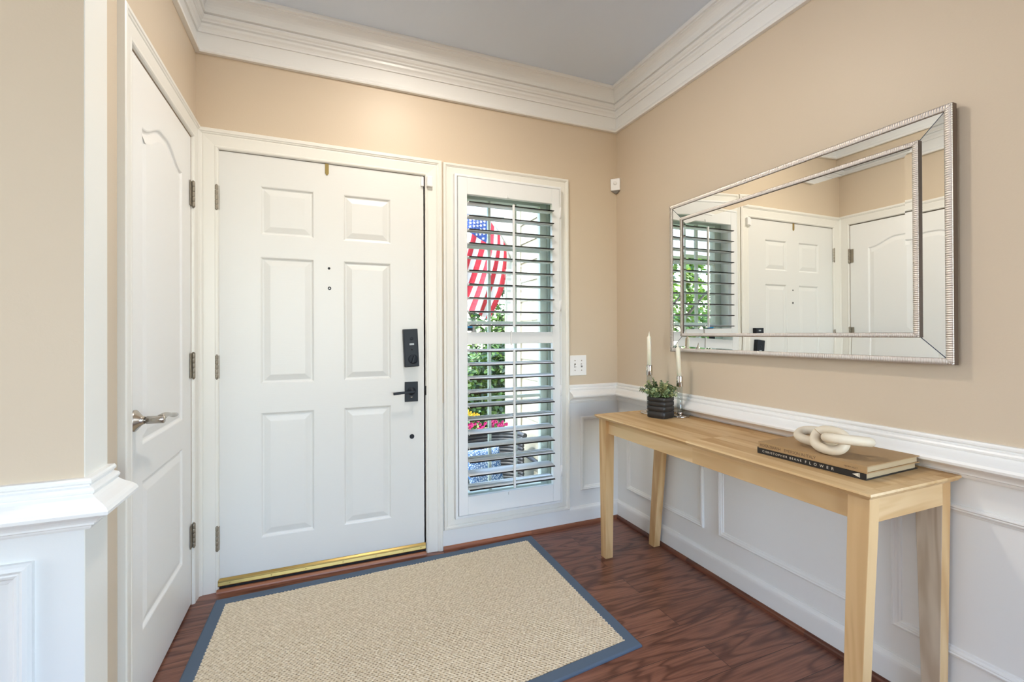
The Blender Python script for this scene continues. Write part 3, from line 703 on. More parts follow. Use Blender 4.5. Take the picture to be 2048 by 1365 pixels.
# ------------------------------------------------------------------ rug
def rug():
    P = {'FL': (-2.190, -0.098), 'FR': (-0.640, -0.052), 'NR': (-0.645, -1.058), 'NL': (-2.220, -1.215)}
    def bil(s, t):
        a = np.array(P['FL'])[None, :]; b = np.array(P['FR'])[None, :]; c = np.array(P['NR'])[None, :]; d = np.array(P['NL'])[None, :]
        s = s[:, None]; t = t[:, None]
        return a*(1-s)*(1-t)+b*s*(1-t)+c*s*t+d*(1-s)*t
    r = empty('area_rug', (-1.42, -0.6, 0), label='woven beige rug with a slate blue fabric border in front of the door', cat='rug')
    Wd, Hd = 1.56, 1.06; bw = 0.050
    s0, s1, t0, t1 = bw*0.88/Wd, 1-bw*0.88/Wd, bw/Hd, 1-bw/Hd
    nx, ny = 860, 560
    S, Tt = np.meshgrid(np.linspace(s0, s1, nx), np.linspace(t0, t1, ny)); S = S.ravel(); Tt = Tt.ravel()
    XY = bil(S, Tt); x, y = XY[:, 0], XY[:, 1]
    rng = np.random.RandomState(3)
    px_, py_ = 0.0150, 0.0098          # pitch of the pits along and across the rows
    v = y/py_+0.10*np.sin(x*37)+0.07*np.sin(x*91+1); row = np.floor(v); u = x/px_+(row % 2)*0.5+0.10*np.sin(row*12.9)+0.06*np.sin(y*61)
    cell = np.floor(u); h1 = np.sin(cell*127.1+row*311.7)*43758.5; h1 = h1-np.floor(h1); h2 = np.sin(cell*269.5+row*183.3)*24634.6; h2 = h2-np.floor(h2)
    fu = (u-cell-0.5-0.14*(h1-0.5))*px_; fv = (v-row-0.5-0.16*(h2-0.5))*py_
    pit = np.exp(-((fu+0.35*fv)/0.0031)**2-(fv/0.0025)**2)
    yarn = np.cos(2*np.pi*(u-cell-0.5))*0.5+np.cos(2*np.pi*(v-row-0.5))*0.35
    z = 0.0098-0.0011*yarn*0.6-0.0064*pit*(0.7+0.5*h1)+0.0005*np.sin((x*0.8+y)*2100)+0.00025*rng.rand(len(x))
    co = np.stack([x+1.42, y+0.6, z], 1)
    idx = np.arange(nx*ny).reshape(ny, nx)
    F = np.stack([idx[:-1, :-1].ravel(), idx[:-1, 1:].ravel(), idx[1:, 1:].ravel(), idx[1:, :-1].ravel()], 1)[:, ::-1]
    me = bpy.data.meshes.new('woven_field'); me.vertices.add(len(co)); me.vertices.foreach_set('co', co.ravel())
    me.loops.add(F.size); me.loops.foreach_set('vertex_index', F.ravel().astype(np.int32))
    me.polygons.add(len(F)); me.polygons.foreach_set('loop_start', np.arange(0, F.size, 4, dtype=np.int32)); me.polygons.foreach_set('loop_total', np.full(len(F), 4, dtype=np.int32))
    me.polygons.foreach_set('use_smooth', np.ones(len(F), dtype=bool)); me.update(calc_edges=True)
    m, nt, b = newmat('natural_wool_sisal'); b.inputs['Roughness'].default_value = 0.95; b.inputs['Specular IOR Level'].default_value = 0.15
    tc = N(nt, 'ShaderNodeTexCoord'); no = N(nt, 'ShaderNodeTexNoise'); no.inputs['Scale'].default_value = 90; no.inputs['Detail'].default_value = 4
    nt.links.new(tc.outputs['Object'], no.inputs['Vector'])
    rp = N(nt, 'ShaderNodeValToRGB'); rp.color_ramp.elements[0].position = 0.3; rp.color_ramp.elements[0].color = srgb(204, 188, 160); rp.color_ramp.elements[1].position = 0.7; rp.color_ramp.elements[1].color = srgb(238, 226, 202)
    nt.links.new(no.outputs['Fac'], rp.inputs[0])
    # shade in the weave pits painted in: colour darkens with depth
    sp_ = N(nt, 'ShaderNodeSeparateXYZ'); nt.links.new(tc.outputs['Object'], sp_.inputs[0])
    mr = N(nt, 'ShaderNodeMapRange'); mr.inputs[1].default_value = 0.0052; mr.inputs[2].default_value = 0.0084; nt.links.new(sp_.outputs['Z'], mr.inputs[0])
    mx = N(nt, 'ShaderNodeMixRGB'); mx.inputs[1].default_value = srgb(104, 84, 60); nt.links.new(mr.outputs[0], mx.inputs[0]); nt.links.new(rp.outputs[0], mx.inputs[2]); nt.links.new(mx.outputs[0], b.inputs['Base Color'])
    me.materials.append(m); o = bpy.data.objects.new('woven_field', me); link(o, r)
    # border: a folded fabric band, mitred
    bm_, nt, b = newmat('slate_blue_canvas'); b.inputs['Base Color'].default_value = srgb(84, 100, 118); b.inputs['Roughness'].default_value = 0.85
    tc = N(nt, 'ShaderNodeTexCoord'); no = N(nt, 'ShaderNodeTexNoise'); no.inputs['Scale'].default_value = 700; nt.links.new(tc.outputs['Object'], no.inputs['Vector'])
    bp = N(nt, 'ShaderNodeBump'); bp.inputs['Strength'].default_value = 0.4; bp.inputs['Distance'].default_value = 0.001; nt.links.new(no.outputs['Fac'], bp.inputs['Height']); nt.links.new(bp.outputs[0], b.inputs['Normal'])
    mb = MB()
    L = [P['FL'], P['NL'], P['NR'], P['FR']]
    prof = [(0.0, 0.0005), (0.0, 0.006), (0.002, 0.009), (0.006, 0.0108), (0.044, 0.0112), (0.0475, 0.0095), (0.048, 0.004), (0.048, 0.0005)]
    rl = [[(q[0]+1.42, q[1]+0.6) for q in inset(L, d)] for d, h in prof]
    n = len(prof); vs = []
    for i in range(4):
        for k_ in range(n): vs.append((rl[k_][i][0], rl[k_][i][1], prof[k_][1]))
    for i in range(4):
        j = (i+1) % 4
        mb.add([vs[i*n+q] for q in range(n)]+[vs[j*n+q] for q in range(n)], [(q, q+1, n+q+1, n+q) for q in range(n-1)]+[(n-1, 0, n, 2*n-1)])
    mb.build('fabric_border', bm_, r)
rug()

# ------------------------------------------------------------------ console table
tb_ = empty('console_table', (-0.23, -1.07, 0), label='pale unfinished wood console table under the wall mirror', cat='table')
def tadd(mb, name, m, **kw):
    mb.v = [(v[0]+0.23, v[1]+1.07, v[2]) for v in mb.v]; return mb.build(name, m, tb_, **kw)
TX0, TX1, TY0, TY1, TZ = -0.443, -0.014, -1.724, -0.420, 0.757
mb = MB()
ins = 0.010
mb.add([(TX0+ins, TY0+ins, TZ-0.018), (TX1, TY0+ins, TZ-0.018), (TX1, TY1-ins, TZ-0.018), (TX0+ins, TY1-ins, TZ-0.018),
        (TX0, TY0, TZ-0.006), (TX1, TY0, TZ-0.006), (TX1, TY1, TZ-0.006), (TX0, TY1, TZ-0.006),
        (TX0+0.0015, TY0+0.0015, TZ), (TX1, TY0+0.0015, TZ), (TX1, TY1-0.0015, TZ), (TX0+0.0015, TY1-0.0015, TZ)],
       [(3, 2, 1, 0), (8, 9, 10, 11)]+[(i, (i+1) % 4, 4+(i+1) % 4, 4+i) for i in range(4)]+[(4+i, 4+(i+1) % 4, 8+(i+1) % 4, 8+i) for i in range(4)])
tadd(mb, 'table_top', PINE_Y)
zt = TZ-0.018
mb = MB(); mb.box((-0.408, -1.665, 0.667), (-0.388, -0.490, zt)); tadd(mb, 'apron', PINE_Y, bevel=0.001)
mb = MB(); mb.box((-0.050, -1.640, 0.667), (-0.032, -0.480, zt)); tadd(mb, 'apron', PINE_Y, bevel=0.001)
mb = MB(); mb.box((-0.385, -1.700, 0.667), (-0.062, -1.682, zt)); tadd(mb, 'apron', PINE_X, bevel=0.001)
mb = MB(); mb.box((-0.385, -0.462, 0.667), (-0.062, -0.444, zt)); tadd(mb, 'apron', PINE_X, bevel=0.001)
PINE_G = wood('pale_greyish_rubberwood_with_knot', srgb(206, 190, 168), srgb(184, 164, 140), srgb(96, 74, 58), 1.0, 'z', ring=34.0, staves=False)
def leg(top, bot, zk=0.660, grey=False):
    """top/bot = (x0,y0,x1,y1); square block to below the apron, then a taper"""
    mb = MB(); R = lambda q, z: [(q[0], q[1], z), (q[2], q[1], z), (q[2], q[3], z), (q[0], q[3], z)]
    k_ = (zt-zk)/zt; mid = tuple(t+(b-t)*k_*0.75 for t, b in zip(top, bot))
    a, b, c = R(bot, 0.0), R(mid, zk), R(top, zt)
    mb.add(a+b+c, [(3, 2, 1, 0), (8, 9, 10, 11)]+[(i, (i+1) % 4, 4+(i+1) % 4, 4+i) for i in range(4)]+[(4+i, 4+(i+1) % 4, 8+(i+1) % 4, 8+i) for i in range(4)])
    if grey: mb.m[-1] = 1; mb.m[-5] = 1
    tadd(mb, 'leg', [PINE_Z, PINE_G], bevel=0.0015)
leg((-0.427, -1.7125, -0.385, -1.657), (-0.396, -1.664, -0.358, -1.618))
leg((-0.427, -0.500, -0.375, -0.440), (-0.391, -0.441, -0.346, -0.398))
leg((-0.062, -1.7000, -0.019, -1.630), (-0.062, -1.688, -0.019, -1.645), grey=True)
leg((-0.062, -0.500, -0.019, -0.440), (-0.072, -0.432, -0.031, -0.388))

# ------------------------------------------------------------------ mirror
mi = empty('wall_mirror', (-0.014, -1.1235, 1.468), label='large rectangular wall mirror in a ribbed champagne silver double frame', cat='mirror')
def mm(u, v, h): return Vector((-h, u, v))           # local: u along y, v along z, h out of the wall
def ribbed(name, hu, hv, w, hbase, hrise, pitch, side_h):
    """ribbed half-round frame; outer half sizes hu x hv"""
    mb = MB(); cs = []; n = 6
    for i in range(n+1):
        a = pi*i/n; cs.append((w*0.5-w*0.5*cos(a)*abs(cos(a))**-0.35 if abs(cos(a)) > 1e-6 else w*0.5, hbase+hrise*sin(a)**0.55))
    def side(p0, p1, mpf):
        L = p1-p0; m = max(2, int(L/pitch)); sub = 4
        for k_ in range(m*sub+1):
            t = p0+L*k_/(m*sub); f = (k_ % sub)/sub; rib = 0.5-0.5*cos(2*pi*f)
            yield t, rib
    for sd in range(4):
        H = hu if sd in (0, 2) else hv       # half length of this side
        O = hv if sd in (0, 2) else hu       # half distance of its outer edge
        rows = list(side(-H, H, None)); vs = []
        for t, rib in rows:
            for o, h in cs:
                lim = H-o; tt = max(-lim, min(lim, t))
                hh = h-(0.0024 if 0 < o < w else 0.0006)*(1-rib)
                q = O-o
                if sd == 0: vs.append(mm(tt, q, hh))
                elif sd == 1: vs.append(mm(q, -tt, hh))
                elif sd == 2: vs.append(mm(-tt, -q, hh))
                else: vs.append(mm(-q, tt, hh))
        c = len(cs)
        fs = [(i*c+k_, i*c+k_+1, (i+1)*c+k_+1, (i+1)*c+k_) for i in range(len(rows)-1) for k_ in range(c-1)]
        mb.add(vs, fs, 0, True)
    # outer and inner side walls
    for hh_u, hh_v in ((hu, hv), (hu-w, hv-w)):
        q = [(-hh_u, -hh_v), (hh_u, -hh_v), (hh_u, hh_v), (-hh_u, hh_v)]
        for i in range(4):
            a, b = q[i], q[(i+1) % 4]
            mb.add([mm(a[0], a[1], side_h), mm(b[0], b[1], side_h), mm(b[0], b[1], hbase), mm(a[0], a[1], hbase)], [(0, 1, 2, 3)], 1)
    return mb.build(name, [FRAMEM, FRAMED], mi)
HU, HV = 0.5945, 0.3875
ribbed('outer_frame', HU, HV, 0.020, 0.0225, 0.0045, 0.0068, 0.0)
ribbed('inner_frame', 0.5125, 0.3065, 0.0155, 0.0285, 0.0035, 0.0060, 0.012)
mb = MB(); mb.box((-0.018, -HU+0.003, -HV+0.003), (-0.002, HU-0.003, HV-0.003)); mb.build('backing_board', FRAMED, mi)
# four border mirror strips, each tilted a little inwards, and the centre pane with a bevelled rim
ou, ov, iu, iv = HU-0.018, HV-0.018, 0.512, 0.306
ho, hi_ = 0.0205, 0.0185
cs = [(-1, -1), (1, -1), (1, 1), (-1, 1)]
for i in range(4):
    a, b = cs[i], cs[(i+1) % 4]; mb = MB()
    f = lambda c_, U_, V_, h: mm(c_[0]*U_, c_[1]*V_, h)
    e = 0.0008
    mb.add([f(a, ou, ov, ho), f(b, ou, ov, ho), f(b, iu, iv, hi_), f(a, iu, iv, hi_)], [(0, 1, 2, 3)])
    mb.add([f(a, ou, ov, 0.0182), f(b, ou, ov, 0.0182), f(b, iu, iv, 0.0182), f(a, iu, iv, 0.0182)], [(3, 2, 1, 0)])
    mb.build('border_mirror', MIRROR, mi)
    d = 1.0
SEAM = plain('dark_mirror_seam', srgb(40, 56, 76), 0.3)
for c_ in cs:
    mb = MB(); p, q = mm(c_[0]*ou, c_[1]*ov, ho+0.0002), mm(c_[0]*iu, c_[1]*iv, hi_+0.0002)
    t = (q-p).normalized(); sd = Vector((0, -t.z, t.y))*0.0012
    mb.add([p+sd, p-sd, q-sd, q+sd], [(0, 1, 2, 3)])
    mb.build('mitre_seam', SEAM, mi)
gu, gv, bw = 0.4975, 0.2915, 0.022
mb = MB(); Q = lambda U_, V_, h: [mm(c_[0]*U_, c_[1]*V_, h) for c_ in cs]
mb.add(Q(gu, gv, 0.0240)+Q(gu-bw, gv-bw, 0.0246), [(i, (i+1) % 4, 4+(i+1) % 4, 4+i) for i in range(4)]+[(4, 5, 6, 7)])
mb.build('centre_mirror', MIRROR, mi)

# ------------------------------------------------------------------ candlesticks
def candlestick(name_lbl, x, y, stem_h, cup, cand_top, lean, base_r=0.046):
    e = empty('candlestick', (x, y, TZ), label=name_lbl, cat='candlestick', group='glass candlesticks on the console table')
    mb = MB(); mb.lathe([(base_r, 0), (base_r, 0.004), (base_r-0.002, 0.008), (base_r*0.7, 0.010), (0.018, 0.0115), (0.0, 0.0115)], 48); mb.build('base', CHROME, e)
    mb = MB(); mb.lathe([(0.0165, 0.0115), (0.0165, 0.022), (0.015, 0.0235), (0.0, 0.0235)], 32); mb.build('collar', CHROME, e)
    mb = MB(); mb.lathe([(0.0142, 0.0235), (0.0142, cup-TZ+0.001), (0.0112, cup-TZ+0.001), (0.0112, 0.0235), (0.0142, 0.0235)], 36, cap=False); mb.build('stem', STEM, e)
    z0, z1 = cup-TZ, cup-TZ+stem_h
    mb = MB(); mb.lathe([(0.0, z0), (0.0160, z0), (0.0165, z0+0.002), (0.0165, z1-0.001), (0.0161, z1), (0.0146, z1), (0.0144, z0+0.012), (0.0, z0+0.012)], 36, cap=False); mb.build('cup', CHROME, e)
    c = empty('taper_candle', (x, y, TZ+z0+0.012), label=name_lbl.replace('glass candlestick', 'ivory taper candle in the glass candlestick'), cat='candle', group='ivory taper candles')
    c.rotation_euler = lean; H = cand_top-(TZ+z0+0.012)
    mb = MB(); mb.lathe([(0.0108, 0), (0.0108, H-0.026), (0.0100, H-0.022), (0.0072, H-0.0185), (0.0042, H-0.0155), (0.0032, H-0.010), (0.0027, H-0.003), (0.0, H-0.002)], 28); mb.build('wax_body', WAX, c)
    mb = MB(); mb.tube([(0, 0, H-0.004), (0.0003, 0, H), (0.001, 0, H+0.006)], 0.0014, 8); mb.build('wick', WICK, c)
    return e, c
e1, t1 = candlestick('taller glass candlestick behind the potted plant', -0.163, -0.513, 0.053, 0.957, 1.180, (0, 0, 0))
e2, t2 = candlestick('shorter glass candlestick right of the potted plant', -0.085, -0.650, 0.053, 0.908, 1.126, (radians(1.5), radians(-4.5), 0))
t1['label'] = 'upright ivory taper candle in the taller glass candlestick behind the plant'
t2['label'] = 'leaning ivory taper candle in the shorter glass candlestick right of the plant'

# ------------------------------------------------------------------ potted plant
px_, py_ = -0.184, -0.624
pt = empty('potted_plant', (px_, py_, TZ), rz=radians(18), label='small green plant in a ribbed black pot between the candlesticks', cat='potted plant')
def rsq(r, z, n=48, p=5.5):
    out = []
    for k_ in range(n):
        a = 2*pi*k_/n; c, s = cos(a), sin(a); rr = r/((abs(c)**p+abs(s)**p)**(1/p)); out.append(Vector((rr*c, rr*s, z)))
    return out
def loft(mb, rings_, mi_=0, smooth=True, cap0=True, cap1=True):
    n = len(rings_[0]); vs = [v for r in rings_ for v in r]
    fs = [(i*n+k_, i*n+(k_+1) % n, (i+1)*n+(k_+1) % n, (i+1)*n+k_) for i in range(len(rings_)-1) for k_ in range(n)]
    b = len(mb.v); mb.add(vs, fs, mi_, smooth)
    if cap0: mb.f.append(tuple(b+k_ for k_ in reversed(range(n)))); mb.m.append(mi_); mb.sm.append(False)
    if cap1: mb.f.append(tuple(b+(len(rings_)-1)*n+k_ for k_ in range(n))); mb.m.append(mi_); mb.sm.append(False)
mb = MB(); pr = []
R0 = 0.053
pr += [(R0-0.004, 0.0), (R0-0.001, 0.003)]
for z0, z1 in ((0.003, 0.032), (0.036, 0.058), (0.062, 0.081), (0.085, 0.103)):
    pr += [(R0-0.0012, z0), (R0, z0+0.0012), (R0, z1-0.0012), (R0-0.0012, z1), (R0-0.0042, z1+0.0005), (R0-0.0042, z1+0.0035)]
pr = pr[:-2]+[(R0-0.006, 0.103), (R0-0.007, 0.093)]
loft(mb, [rsq(r, z) for r, z in pr]); mb.build('pot', POT, pt)
mb = MB(); loft(mb, [rsq(R0-0.0075, 0.088), rsq(R0-0.008, 0.094)]); mb.build('soil', plain('dark_soil', srgb(50, 40, 32), 0.95, bump=0.8, bscale=400), pt)
rnd = random.Random(11)
def leafshape(mb, P, D, Nn, L, Wd, mi_, cup=0.25):
    """rounded leaf blade: 9 vertices, folded along the middle"""
    D = D.normalized(); S = D.cross(Nn).normalized(); Nn = S.cross(D)
    pts = []
    for t, w in ((0.0, 0.0), (0.22, 0.75), (0.55, 1.0), (0.85, 0.62), (1.0, 0.0)):
        c = P+D*(L*t)+Nn*(L*0.18*sin(pi*t)*0.6)
        if w == 0: pts.append([c])
        else: pts.append([c-S*(Wd*w*0.5)+Nn*(Wd*cup*w), c, c+S*(Wd*w*0.5)+Nn*(Wd*cup*w)])
    vs = [pts[0][0]]+pts[1]+pts[2]+pts[3]+[pts[4][0]]
    fs = [(0, 2, 1), (0, 3, 2), (1, 2, 5, 4), (2, 3, 6, 5), (4, 5, 8, 7), (5, 6, 9, 8), (7, 8, 10), (8, 9, 10)]
    mb.add(vs, fs, mi_, True)
stems = MB(); lv = MB()
for i in range(58):
    a = rnd.uniform(0, 2*pi); rr = 0.040*sqrt(rnd.random()); sp_ = rnd.uniform(0.1, 1.0)
    base_ = Vector((rr*cos(a), rr*sin(a), 0.092))
    H = rnd.uniform(0.045, 0.105)*(1.12-0.62*sp_)
    tip = base_+Vector((cos(a)*0.068*sp_, sin(a)*0.068*sp_, H))
    mid = (base_+tip)/2+Vector((cos(a)*-0.006, sin(a)*-0.006, 0.008))
    stems.tube([base_, mid, tip], 0.0012, 6)
    k_ = int(6+H*75); mt = rnd.choice((0, 0, 1, 1, 1, 2))
    for j in range(k_):
        t = 0.2+0.8*j/(k_-1); P = base_.lerp(mid, t*2) if t < 0.5 else mid.lerp(tip, t*2-1)
        ax = (tip-base_).normalized(); ref = Vector((0, 0, 1)) if abs(ax.z) < 0.9 else Vector((1, 0, 0))
        S = ax.cross(ref).normalized(); B = S.cross(ax)
        for q in range(2 if t < 0.95 else 3):
            an = j*1.57+q*pi*(1 if t < 0.95 else 0.667)
            D = (S*cos(an)+B*sin(an)+ax*rnd.uniform(0.25, 0.6))
            leafshape(lv, P, D, ax, rnd.uniform(0.011, 0.017)*(1.1-0.4*t), rnd.uniform(0.010, 0.015)*(1.1-0.35*t), mt if rnd.random() > 0.2 else 2)
stems.build('stems', plain('stem_green', srgb(96, 112, 66), 0.7), pt)
lo = lv.build('foliage', [plain('leaf_dark_green', srgb(96, 120, 92), 0.55), plain('leaf_mid_green', srgb(136, 156, 112), 0.55), plain('leaf_yellow_green', srgb(204, 206, 148), 0.55)], pt)
for v, zz in (((0.016, -0.052), 0.112), ((-0.028, -0.048), 0.111)):
    mb = MB(); c = Vector((v[0], v[1], zz))
    for j in range(14):
        a = j*2.4; tl = 0.25+j*0.055
        leafshape(mb, c, Vector((cos(a)*1.0, sin(a)*1.0-0.4, tl-0.3)), Vector((0, -1, 0.5)), 0.015-0.0005*j, 0.014-0.0004*j, 0)
    mb.build('rosette', plain('rosette_cream_green', srgb(196, 196, 130), 0.55) if zz > 0.1115 else plain('rosette_green', srgb(120, 144, 92), 0.55), pt)

# ------------------------------------------------------------------ books and chain
def text_mesh(body, height, width, mat, name, parent, M_, space=1.0, depth=0.0002):
    cu = bpy.data.curves.new(name, 'FONT'); cu.body = body; cu.size = height/0.73; cu.extrude = 0.0; cu.space_character = space; cu.resolution_u = 3
    tmp = bpy.data.objects.new(name, cu); COL.objects.link(tmp)
    dg = bpy.context.evaluated_depsgraph_get(); dg.update()
    me = bpy.data.meshes.new_from_object(tmp.evaluated_get(dg))
    bpy.data.objects.remove(tmp)
    xs = [v.co.x for v in me.vertices]; w = max(xs)-min(xs); x0 = min(xs); f = width/w
    for v in me.vertices: v.co = M_ @ Vector(((v.co.x-x0)*f, v.co.y, depth))
    me.materials.clear(); me.materials.append(mat)
    o = bpy.data.objects.new(name, me); link(o, parent); return o
def book(label, origin, spine_dir, L, Wd, H, z, cover, pages_mat, bl=0.0):
    """spine runs from origin along spine_dir (far to near); local x = along spine, local y = away from spine, towards the wall"""
    e = empty('book', (origin[0], origin[1], z), label=label, cat='book')
    e.rotation_euler = (0, 0, spine_dir)
    ct = 0.0028
    mb = MB(); mb.box((0, 0, 0), (L, Wd, ct)); mb.box((0, 0, H-ct), (L, Wd, H))
    mb.box((0, 0, ct), (L, 0.0035, H-ct))
    cv = mb.build('cover', cover, e, bevel=0.0008)
    mb = MB(); mb.box((0.004, 0.004, ct), (L-0.005, Wd-0.005, H-ct)); mb.build('page_block', pages_mat, e)
    return e, cv
def pages():
    m, nt, b = newmat('page_edges'); tc = N(nt, 'ShaderNodeTexCoord'); mp = N(nt, 'ShaderNodeMapping'); mp.inputs['Scale'].default_value = (2, 2, 2600)
    no = N(nt, 'ShaderNodeTexNoise'); no.inputs['Scale'].default_value = 1; nt.links.new(tc.outputs['Object'], mp.inputs[0]); nt.links.new(mp.outputs[0], no.inputs['Vector'])
    rp = N(nt, 'ShaderNodeValToRGB'); rp.color_ramp.elements[0].color = srgb(150, 130, 98); rp.color_ramp.elements[1].color = srgb(212, 192, 158)
    nt.links.new(no.outputs['Fac'], rp.inputs[0]); nt.links.new(rp.outputs[0], b.inputs['Base Color']); b.inputs['Roughness'].default_value = 0.9
    return m
PG = pages()
BLK = plain('black_book_cloth', srgb(30, 28, 27), 0.5); KRAFT = plain('brown_book_paper', srgb(168, 136, 94), 0.6, var=0.06, bscale=30)
# spine direction: far -> near is -y ; local y must point to +x  => rotate local x to -y : rz = -90deg
sp1 = math.atan2(-1.647+1.306, -0.327+0.341)
bk1, cv1 = book('black hardcover book with white spine lettering, bottom of the pair on the table', (-0.341, -1.306), sp1, 0.341, 0.272, 0.0215, TZ, BLK, PG)
sp2 = math.atan2(-1.6535+1.3155, -0.335+0.3475)
bk2, cv2 = book('brown hardcover book lying on the black one under the ceramic chain', (-0.3475, -1.3160), sp2, 0.338, 0.274, 0.0215, TZ+0.0215, KRAFT, PG)
SM = Matrix(((1, 0, 0, 0), (0, 0, -1, 0), (0, 1, 0, 0), (0, 0, 0, 1)))   # text plane -> spine plane (faces -y local)
WT = plain('white_print', srgb(236, 230, 214), 0.6); BT = plain('dark_brown_print', srgb(78, 58, 40), 0.6)
text_mesh('CHRISTOPHER BEANE', 0.0072, 0.136, WT, 'spine_lettering', cv1, Matrix.Translation((0.020, 0, 0.0070)) @ SM, 1.5)
text_mesh('FLOWER', 0.0088, 0.086, WT, 'spine_title', cv1, Matrix.Translation((0.168, 0, 0.0062)) @ SM, 2.4)
mb = MB(); mb.add([(0.305, -0.0003, 0.0105), (0.322, -0.0003, 0.0050), (0.322, -0.0003, 0.0165)], [(0, 1, 2)]); mb.add([(0.3235, -0.0003, 0.0050), (0.325, -0.0003, 0.0050), (0.325, -0.0003, 0.0165), (0.3235, -0.0003, 0.0165)], [(0, 1, 2, 3)]); mb.build('spine_emblem', WT, cv1)
text_mesh('HOFER/ZBARISH', 0.0098, 0.074, BT, 'spine_lettering', cv2, Matrix.Translation((0.007, 0, 0.0062)) @ SM, 0.95)
text_mesh('EMERSON IN ITALY', 0.0098, 0.102, BT, 'spine_title', cv2, Matrix.Translation((0.094, 0, 0.0062)) @ SM, 0.95)
text_mesh('HENRY HOLT', 0.0052, 0.036, BT, 'spine_imprint', cv2, Matrix.Translation((0.278, 0, 0.0072)) @ SM, 1.0)

ch = empty('decorative_chain', (-0.268, -1.522, TZ+0.043), label='whitewashed wooden chain of three thick links lying on the brown book', cat='decorative chain')
IV = plain('whitewashed_wood', srgb(226, 214, 192), 0.5, var=0.14, bscale=16, bump=0.2)
GOLD = plain('tan_link_band', srgb(168, 140, 98), 0.5)
def link_pts(c, ax, bx, n=48, p=2.4):
    """racetrack oval in the plane of ax, bx (half-axis vectors)"""
    out = []
    for i in range(n):
        a = 2*pi*i/n; ca, sa = cos(a), sin(a)
        out.append(Vector(c)+Vector(ax)*math.copysign(abs(ca)**(2/p), ca)+Vector(bx)*math.copysign(abs(sa)**(2/p), sa))
    return out
r = 0.0146
LK = [((0.028, 0.070, 0.034), (-0.016, 0.052, 0.004), (0.032, 0.006, 0.012)),
      ((-0.022, 0.000, 0.0425), (-0.006, -0.049, 0.000), (0.019, 0.002, 0.0265)),
      ((-0.010, -0.046, 0.0520), (0.0440, -0.0330, -0.004), (0.016, 0.022, -0.004))]
for c, ax, bx in LK:
    mb = MB(); P = link_pts(c, ax, bx); mb.tube(P, r, 18, closed=True)
    o = mb.build('chain_link', IV, ch)
    mb = MB(); k_ = 20; mb.tube([P[k_], P[k_]+(P[k_+1]-P[k_])*0.4], r*1.02, 20); mb.build('link_band', GOLD, o)

# ------------------------------------------------------------------ ceiling lamp (above the frame)
cl = empty('ceiling_lamp', (-1.33, -0.82, ZC), label='round recessed ceiling light above the rug', cat='ceiling light')
mb = MB(); mb.lathe([(0.075, 0.0), (0.095, 0.0), (0.095, -0.002), (0.090, -0.004), (0.076, -0.003)], 48, cap=False); mb.build('lamp_trim', PLASTIC, cl)
gm, nt_, b_ = newmat('lit_frosted_lens'); b_.inputs['Emission Color'].default_value = (1.0, 0.85, 0.66, 1); b_.inputs['Emission Strength'].default_value = 5.0; b_.inputs['Base Color'].default_value = (0.9, 0.88, 0.82, 1)
mb = MB(); mb.lathe([(0.076, -0.0005), (0.076, -0.0020)], 48); mb.build('lamp_lens', gm, cl)

# ------------------------------------------------------------------ outside
ZP = -0.45
mb = MB(); mb.box((-8, 0.14, ZP-0.1), (3, 2.1, ZP)); struct(mb.build('porch_floor', CONC)).name = 'porch_floor'
mb = MB(); mb.box((-30, 2.1, ZP-0.16), (30, 45, ZP-0.12)); g = mb.build('lawn', GRASS); tag(g, 'green lawn beyond the porch', 'lawn', kind='structure')
# porch side wall with lap siding, seen through the sidelight
mb = MB()
SX, SY = -0.05, 1.40
pz = 0.175
z = ZP
while z < 2.75:
    mb.add([(SX, 0.14, z), (SX, SY, z), (SX-0.014, SY, z), (SX-0.014, 0.14, z), (SX, 0.14, z+pz), (SX, SY, z+pz), (SX-0.003, SY, z+pz), (SX-0.003, 0.14, z+pz)],
           [(0, 1, 2, 3), (2, 1, 5, 6), (3, 2, 6, 7), (0, 3, 7, 4), (4, 7, 6, 5)])
    z += pz
mb.box((SX, 0.14, ZP), (SX+0.15, 1.76, 2.75))
mb.box((SX-0.022, SY, ZP), (SX+0.15, 1.77, 2.75)); mb.box((SX-0.030, SY+0.10, ZP), (SX, 1.772, 2.75))
struct(mb.build('porch_side_wall', SIDING))
mb = MB(); mb.box((-2.9, 1.78, 2.16), (0.6, 1.95, 2.36)); mb.box((-2.9, 1.775, 2.34), (0.6, 1.98, 2.42)); mb.box((-2.9, 1.775, 2.12), (0.6, 1.97, 2.165)); struct(mb.build('porch_beam', WHITEP))

